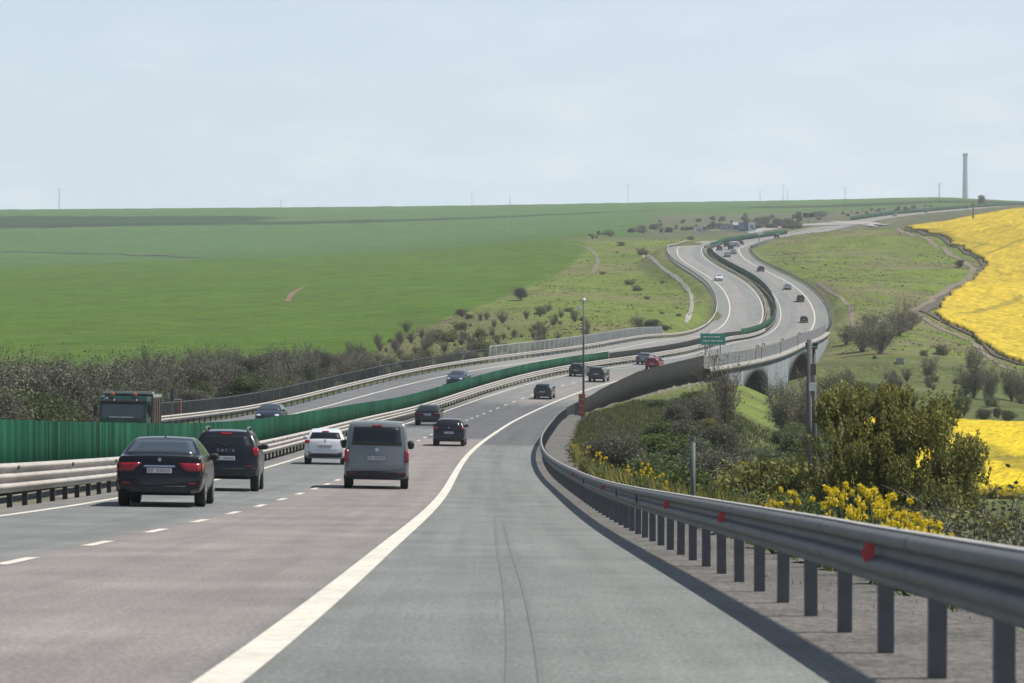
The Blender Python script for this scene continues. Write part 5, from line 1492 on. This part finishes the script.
for k in range(100):
    a = rr.uniform(0, 6.28); f = rr.uniform(0, 1)**.6; z = rr.uniform(.16, .92)
    R_ = 2.8 * (1 - max(0, (z - .55) / .45)**2.2 * .5) * (.85 if z < .3 else 1)
    lob.append((math.cos(a) * R_ * f, math.sin(a) * R_ * f, ht * z, rr.uniform(.28, .5), rr.uniform(.28, .5), rr.uniform(.45, .8), int(rr.uniform(700, 1200))))
P, idx = lobes_pts(lob, rr, .2)
P = P[P[:, 2] < ht * 1.0]
idx = idx[:len(P)]
tone = 1 + rr.normal(0, .22, 110)
hgt = np.clip((P[:, 2] / ht - .4) / .5, 0, 1)
c = palette(OLV, len(P), rr, .22) * tone[idx][:, None]
lit_tips = rr.random(len(P)) < .10 + .18 * hgt           # sunlit tips painted as yellower leaves, more often higher up
c[lit_tips] = palette([(.36, .33, .075), (.30, .29, .07)], int(lit_tips.sum()), rr, .15)
V_, F_, C_ = leaf_quads(P, .056, c, rr, 2.1, .2, np.tile([0, 0, 1.0], (len(P), 1)) + rr.normal(0, .45, (len(P), 3)))
SH = []
for k in range(420):
    a = rr.uniform(0, 6.28); f = rr.uniform(.1, 1)**.6; z = rr.uniform(.35, .90); R_ = 2.8 * (1 - max(0, (z - .55) / .45)**2.2 * .6)
    p0 = np.array([math.cos(a) * R_ * f, math.sin(a) * R_ * f, ht * z]); l_ = rr.uniform(.35, .8)
    d_ = unit(np.array([math.cos(a) * .25 * f, math.sin(a) * .25 * f, 1.0]) + rr.normal(0, .12, 3))
    SH.append(p0 + d_ * l_ * rr.uniform(0, 1, (40, 1)) + rr.normal(0, .03, (40, 3)))
SH = np.concatenate(SH); SH = SH[SH[:, 2] < ht * 1.03]
V2, F2, C2 = leaf_quads(SH, .052, palette(OLV + [(.24, .22, .06)], len(SH), rr, .2), rr, 2.0, .2, np.tile([0, 0, 1.0], (len(SH), 1)) + rr.normal(0, .5, (len(SH), 3)))
LR = []
for k in range(26):
    a = rr.uniform(-.5, .5); R_ = rr.uniform(1.5, 2.75)
    LR.append((math.cos(a) * R_, math.sin(a) * R_, ht * rr.uniform(.40, .74), .42, .42, .5, 620))
P3, i3 = lobes_pts(LR, rr, .2)
V3, F3, C3 = leaf_quads(P3, .056, palette(OLV, len(P3), rr, .22), rr, 2.1, .2, np.tile([0, 0, 1.0], (len(P3), 1)) + rr.normal(0, .45, (len(P3), 3)))
F2 = np.concatenate([F2, F3 + len(V2)]); V2 = np.concatenate([V2, V3]); C2 = np.concatenate([C2, C3])
link('crown', mesh_np('crown', np.concatenate([V_, V2]), np.concatenate([F_, F2 + len(V_)]), MT['leaf'], np.concatenate([C_, C2])), t)

# far trees and bushes round the service area and along the horizon road
def far_trees(n, pxr, yb, hp, label, group, kinds=('far',), Y0=1150):
    for _ in range(n):
        px = U(*pxr); x, y, z = hit(px, yb(px) + U(-2.0, 2.0), lo=Y0)
        place(random.choice(kinds), 'distant_tree', x, y, U(*hp) / FPX * y, label, 'tree', group, U(1.0, 2.0), .4)


far_trees(40, (585, 720), ip([585, 650, 720], [238, 231, 229]), (3, 7), 'small grey green tree in the distant belt left of the service buildings', 'distant trees left of the service area', ('far', 'far', 'grey'))
far_trees(30, (756, 800), lambda x: 227, (5, 10), 'small dark tree in the distant belt right of the service buildings', 'distant trees right of the service area')
far_trees(26, (800, 940), ip([800, 940], [217, 207.5]), (2.5, 5), 'small tree along the distant belt beside the far road', 'distant trees along the far road', ('far', 'far', 'grey'))
far_trees(22, (660, 860), ip([660, 860], [224, 216]), (3, 6), 'tiny bush on the far slope above the service area', 'tiny bushes above the service area')
for px, py, hp, lb in ((799, 222, 12, 'single dark round tree standing above the far parking lot'), (898, 214, 9, 'single bush on the far slope left of the chimney'), (982, 206, 12, 'dark tree clump on the skyline right of the chimney'),
                       (713, 229, 10, 'dark tree beside the left service building'), (745, 219, 7, 'trees rising behind the blue service building')):
    x, y, z = hit(px, py, lo=1150); place('far', 'distant_tree', x, y, hp / FPX * y, lb, 'tree', None, .9, .4)
# dark fringe of weeds between yellow field and track, small hill bushes
for k in range(12):
    px = U(778, 905); py = U(245, 325); x, y, z = hit(px, py, lo=560)
    if x - float(RX(y)) > 8: place('scrub', 'hill_bush', x, y, U(.35, .8), 'small tuft bush dotted on the grassy hill right of the bend', 'bush', 'tuft bushes on the right grass hill', U(.9, 1.6))
for k in range(12):
    px = U(585, 690); py = U(245, 322); x, y, z = hit(px, py, lo=480)
    if x - float(RX(y)) < -27: place('scrub', 'bank_bush', x, y, U(.4, 1.0), 'small tuft bush dotted on the grassy bank left of the bend', 'bush', 'tuft bushes on the left grass bank', U(.9, 1.6))

# ---------------------------------------------------------- rape plants, grass
def rape_plant(seed):
    rr = np.random.default_rng(seed); b = MB(); heads = []
    for i in range(rr.integers(2, 4)):
        a = rr.uniform(0, 6.28); l = rr.uniform(.7, 1.0); r_ = rr.uniform(.05, .26)
        e = Vector((math.cos(a) * r_, math.sin(a) * r_, l)); b.tube([(0, 0, -.05), Vector((e.x * .35, e.y * .35, l * .5)), e], [.009, .007, .004], 4, False); heads.append(e)
    fl = []
    for h in heads:
        P = np.array(h) + unit(rr.normal(size=(48, 3))) * rr.uniform(.35, 1, (48, 1)) * np.array([.036, .036, .046])
        V_, F_, C_ = leaf_quads(P, .026, palette([(.78, .60, .03), (.84, .68, .05), (.66, .54, .05)], len(P), rr, .1), rr, 1.1, 1.2)
        fl.append(mesh_np('flower_head', V_, F_, MT['leaf'], C_))
    Q = rr.uniform(-1, 1, (40, 3)) * np.array([.14, .14, .30]) + np.array([0, 0, .35])
    V2, F2, C2 = leaf_quads(Q, .07, palette([(.07, .11, .035), (.09, .13, .05)], 40, rr, .2), rr, 2.2)
    me = tmp_mesh(b, material('rape_stalk%d' % seed, (.10, .13, .05), .8)); me.name = 'stalk'
    return fl, me, mesh_np('leaf', V2, F2, MT['leaf'], C2)


RP = [rape_plant(s) for s in range(5)]


def put_rape(X, Y, h, label, group, z=None):
    fl, st, lf = random.choice(RP)
    t = empty('rape_plant', label, 'flower', Matrix.Translation((X, Y, ground_z(X, Y) if z is None else z)) @ Matrix.Rotation(U(0, 6.28), 4, 'Z') @ Matrix.Diagonal((h * .9 + .1, h * .9 + .1, h, 1)), group)
    for q in fl: link('flower_head', q, t)
    link('stalk', st, t); link('leaf', lf, t)


n = 0
while n < 62:
    px = U(764, 934) if n % 7 else U(790, 900); Y = U(22, 40); o = (px - CX) / FPX * Y - float(RX(Y))
    if not 4.9 < o < 7.6: continue
    P_r = road_pt(o, Y)
    gz = ground_z(P_r[0], Y); ty = np.interp(px, [762, 790, 830, 870, 910, 935], [492, 477, 473, 482, 500, 520]) + abs(random.gauss(0, 20))
    h = (HY - ty) / FPX * Y - gz
    if h < .35: continue
    put_rape(P_r[0], Y, min(h, 1.5), 'yellow flowering rape plant in the clump behind the near guardrail', 'rape plants in the clump behind the near guardrail'); n += 1
n = 0
while n < 85:
    Y = U(62, 150); o = 5.1 + abs(random.gauss(0, 1.3)); P_r = road_pt(o, Y); px = CX + FPX * P_r[0] / Y
    if not (572 < px < 678): continue
    gz = ground_z(P_r[0], Y); ty = np.interp(px, [572, 600, 640, 660, 678], [432, 436, 460, 462, 482]) + abs(random.gauss(0, 16))
    h = (HY - ty) / FPX * Y - gz
    if h < .4: continue
    put_rape(P_r[0], Y, min(h, U(.7, 1.3)), 'yellow flowering weed on the verge by the orange marker and tube post', 'yellow weeds along the distant verge'); n += 1

# grass on the verge and slope: blades nobody could count
def grass(name, Ys, Os, hts, cols, label, w=.012, seed=3):
    rr = np.random.default_rng(seed); N_ = len(Ys)
    P = road_pt(Os, Ys); Z = gzv(P[:, 0], P[:, 1]) - .02; B = np.stack([P[:, 0], P[:, 1], Z], -1)
    d = unit(np.stack([rr.normal(0, .35, N_), rr.normal(0, .35, N_), np.ones(N_)], -1)); side_ = unit(np.cross(d, rr.normal(size=(N_, 3)))) * (w * np.clip(Ys / 22, 1, 3.2))[:, None]
    T = B + d * hts[:, None]
    V_ = np.stack([B - side_, B + side_, T + side_ * .25, T - side_ * .25], 1).reshape(-1, 3)
    c = np.repeat(palette(cols, N_, rr, .22), 4, 0)
    return tag(link(name, mesh_np(name, V_, np.arange(4 * N_).reshape(-1, 4), MT['leaf'], c)), label, 'grass', kind='stuff')


rr = np.random.default_rng(9)
N_ = 26000
Yg = np.exp(rr.uniform(math.log(12), math.log(170), N_)); Og = 5.1 + np.abs(rr.normal(0, 2.2, N_)) + .25 * np.sin(Yg * 1.3)
grass('verge_grass', Yg, Og, rr.uniform(.12, .5, N_) * np.clip((Og - 4.4) / 1.2, .35, 1.4), [(.14, .14, .05), (.11, .13, .04), (.20, .17, .09), (.085, .11, .035)], 'rough olive and straw grass along the verge behind the right guardrail')
N_ = 16000
Yg = np.exp(rr.uniform(math.log(48), math.log(160), N_)); Og = 5.25 + np.abs(rr.normal(0, 1.7, N_))
grass('tall_grass', Yg, Og, rr.uniform(.35, 1.05, N_), [(.17, .17, .06), (.22, .20, .09), (.13, .15, .045), (.30, .27, .05)], 'tall yellowish grass on the bank by the grey green tube post', .009, 4)
N_ = 1500
Yg = rr.uniform(13, 60, N_); Og = rr.uniform(3.9, 5.1, N_)
keep = wav(Og * 3, Yg, 1.0, 88) > .45
grass('verge_weeds', Yg[keep], Og[keep], rr.uniform(.03, .10, keep.sum()), [(.15, .13, .08), (.12, .13, .05)], 'sparse dry weeds in the gravel under the right guardrail', .008)
N_ = 34000
Yg = rr.uniform(150, 305, N_); Og = 5.2 + np.abs(rr.normal(0, 9, N_))
grass('slope_grass', Yg, Og, rr.uniform(.2, .5, N_), [(.090, .112, .042), (.115, .128, .048), (.15, .14, .07)], 'rough grass on the bank below the right road screen', .014)

# tufts of taller grass that roughen the two hillsides
def tufts(name, n, pxr, Yr, cond, cols, label, hh, seed):
    rr = np.random.default_rng(seed)
    px = rr.uniform(*pxr, n); Y = np.exp(rr.uniform(math.log(Yr[0]), math.log(Yr[1]), n)); X = (px - CX) / FPX * Y
    o = X - RX(Y); k = cond(px, Y, o) & (wav(X, Y, .16, seed) + rr.normal(0, .5, n) > .1)
    X, Y = X[k], Y[k]; P = np.stack([X, Y, gzv(X, Y) + .05], -1); m = len(P)
    P = np.repeat(P, 3, 0) + rr.normal(0, 1, (3 * m, 3)) * np.array([.35, .5, .03])
    patchy = (1 + .25 * wav(P[:, 0], P[:, 1], .07, seed + 3))[:, None]
    V_, F_, C_ = leaf_quads(P, hh, np.clip(palette(cols, 3 * m, rr, .22) * patchy, .02, 1), rr, 1.3, 3.0)
    return tag(link(name, mesh_np(name, V_, F_, MT['ground'], C_)), label, 'grass', kind='stuff')


tufts('hill_grass', 15000, (770, 1030), (560, 1120), lambda px, Y, o: (o > 8) & ~inside_poly((px - CX) / FPX * Y, Y, [tuple(q) for q in poly]), [(.15, .17, .05), (.17, .165, .075), (.13, .17, .035), (.18, .16, .09)], 'tufted grass over the hillside right of the S bend', .32, 51)
tufts('bank_grass', 15000, (340, 700), (405, 1200), lambda px, Y, o: (o < -26) & (px > np.interp(Y, GY, XB[:, 0]) + 4), [(.155, .185, .045), (.18, .175, .075), (.14, .18, .035), (.185, .165, .09)], 'tufted grass over the bank left of the oncoming carriageway', .32, 52)
# --------------------------------------------------------- light, sky, air, camera
EL_, AZ_ = math.radians(58), math.radians(80)            # azimuth from +Y towards +X
S = Vector((math.sin(AZ_) * math.cos(EL_), math.cos(AZ_) * math.cos(EL_), math.sin(EL_)))
VEIL = (11.5, 13.2, 16.0)
w = bpy.data.worlds.new('World'); SC.world = w; w.use_nodes = True
nt = w.node_tree; N = nt.nodes; L = nt.links
bg = N['Background']; bg.inputs['Strength'].default_value = .06
sky = N.new('ShaderNodeTexSky'); sky.sky_type = 'NISHITA'; sky.sun_disc = False
sky.sun_elevation = EL_; sky.sun_rotation = AZ_; sky.altitude = 50; sky.air_density = 1.0; sky.dust_density = 1.3; sky.ozone_density = 1.5
tc = N.new('ShaderNodeTexCoord'); sx = N.new('ShaderNodeSeparateXYZ'); L.new(tc.outputs['Generated'], sx.inputs[0])
# pale haze veil that thickens towards the horizon
vr = N.new('ShaderNodeMapRange'); vr.interpolation_type = 'SMOOTHSTEP'
vr.inputs['From Min'].default_value = -.02; vr.inputs['From Max'].default_value = .34; vr.inputs['To Min'].default_value = .92; vr.inputs['To Max'].default_value = 0
L.new(sx.outputs['Z'], vr.inputs['Value'])
vm = N.new('ShaderNodeMix'); vm.data_type = 'RGBA'; vm.inputs[7].default_value = (VEIL[0], VEIL[1], VEIL[2], 1)
L.new(vr.outputs[0], vm.inputs[0]); L.new(sky.outputs[0], vm.inputs[6])
# low wisps of cloud
mp = N.new('ShaderNodeMapping'); mp.inputs['Scale'].default_value = (9, 9, 30)
no = N.new('ShaderNodeTexNoise'); no.inputs['Scale'].default_value = 2.6; no.inputs['Detail'].default_value = 7; no.inputs['Roughness'].default_value = .55
L.new(tc.outputs['Generated'], mp.inputs['Vector']); L.new(mp.outputs[0], no.inputs['Vector'])
rp = N.new('ShaderNodeMapRange'); rp.inputs['From Min'].default_value = .47; rp.inputs['From Max'].default_value = .72; rp.inputs['To Max'].default_value = .62; rp.inputs['To Min'].default_value = 0
L.new(no.outputs['Fac'], rp.inputs['Value'])
lw = N.new('ShaderNodeMapRange'); lw.inputs['From Min'].default_value = .02; lw.inputs['From Max'].default_value = .10; lw.inputs['To Min'].default_value = 1; lw.inputs['To Max'].default_value = .22
L.new(sx.outputs['Z'], lw.inputs['Value'])
ml = N.new('ShaderNodeMath'); ml.operation = 'MULTIPLY'; L.new(rp.outputs[0], ml.inputs[0]); L.new(lw.outputs[0], ml.inputs[1])
mx = N.new('ShaderNodeMix'); mx.data_type = 'RGBA'; mx.inputs[7].default_value = (VEIL[0] * 1.26, VEIL[1] * 1.10, VEIL[2] * 1.0, 1)
L.new(ml.outputs[0], mx.inputs[0]); L.new(vm.outputs[2], mx.inputs[6]); L.new(mx.outputs[2], bg.inputs['Color'])

sl_ = bpy.data.lights.new('sun', 'SUN'); sl_.energy = 4.6; sl_.angle = math.radians(.55); sl_.color = (1, .955, .88)
so = bpy.data.objects.new('sun', sl_); COL.objects.link(so); so.rotation_euler = (-S).to_track_quat('-Z', 'Y').to_euler(); so.location = S * 500

# clouds high above the hill, out of the frame; their shade lies on the far field as in the photograph
def cloud(cx, cy, rx, ry, alt, seed):
    rr = np.random.default_rng(seed); k = (alt - 45) / S.z; c = Vector((cx, cy, 45)) + S * k
    bm = bmesh.new(); bmesh.ops.create_icosphere(bm, subdivisions=4, radius=1)
    for v in bm.verts:
        d = v.co.copy(); f = 1 + .16 * float(wav(np.array(d.x * 3), np.array(d.y * 3 + d.z * 2), 1.6, seed))
        v.co = Vector((d.x * rx * f, d.y * ry * f, d.z * 38 * f * (1 if d.z > 0 else .35)))
    me = bpy.data.meshes.new('cloud'); bm.to_mesh(me); bm.free(); me.materials.append(MT['cloud'])
    o = link('cloud', me); o.location = c; tag(o, kind='structure')


cloud(-455, 2470, 215, 165, 900, 3)
cloud(-170, 2370, 260, 42, 980, 5)
cloud(330, 2420, 190, 90, 940, 8)

hz = MB(); hz.box((600, 2980, 140), (9000, 7000, 560))
hm = bpy.data.materials.new('haze'); hm.use_nodes = True; hn = hm.node_tree
for q in list(hn.nodes):
    if q.type == 'BSDF_PRINCIPLED': hn.nodes.remove(q)
pv = hn.nodes.new('ShaderNodeVolumePrincipled'); pv.inputs['Color'].default_value = (.88, .94, 1.0, 1); pv.inputs['Density'].default_value = .000118; pv.inputs['Anisotropy'].default_value = .15
hn.links.new(pv.outputs[0], hn.nodes['Material Output'].inputs['Volume'])
ho = hz.build('haze', hm); tag(ho, kind='stuff', label='thin pale haze in the air over the whole valley')

cam = bpy.data.cameras.new('camera'); co = bpy.data.objects.new('camera', cam); COL.objects.link(co)
cam.sensor_width = 36; cam.lens = FPX / 1024 * 36; cam.clip_start = .5; cam.clip_end = 20000
pitch = math.atan((341.5 - HY) / FPX)
co.location = (0, 0, 0); co.rotation_euler = (math.pi / 2 - pitch, 0, 0)
cam.dof.use_dof = True; cam.dof.focus_distance = 95; cam.dof.aperture_fstop = 6.3
SC.camera = co
SC.view_settings.view_transform = 'Standard'; SC.view_settings.look = 'None'; SC.view_settings.gamma = 1; SC.view_settings.exposure = 0.30
SC.cycles.volume_bounces = 1; SC.cycles.use_denoising = True
SC.cycles.max_bounces = 6
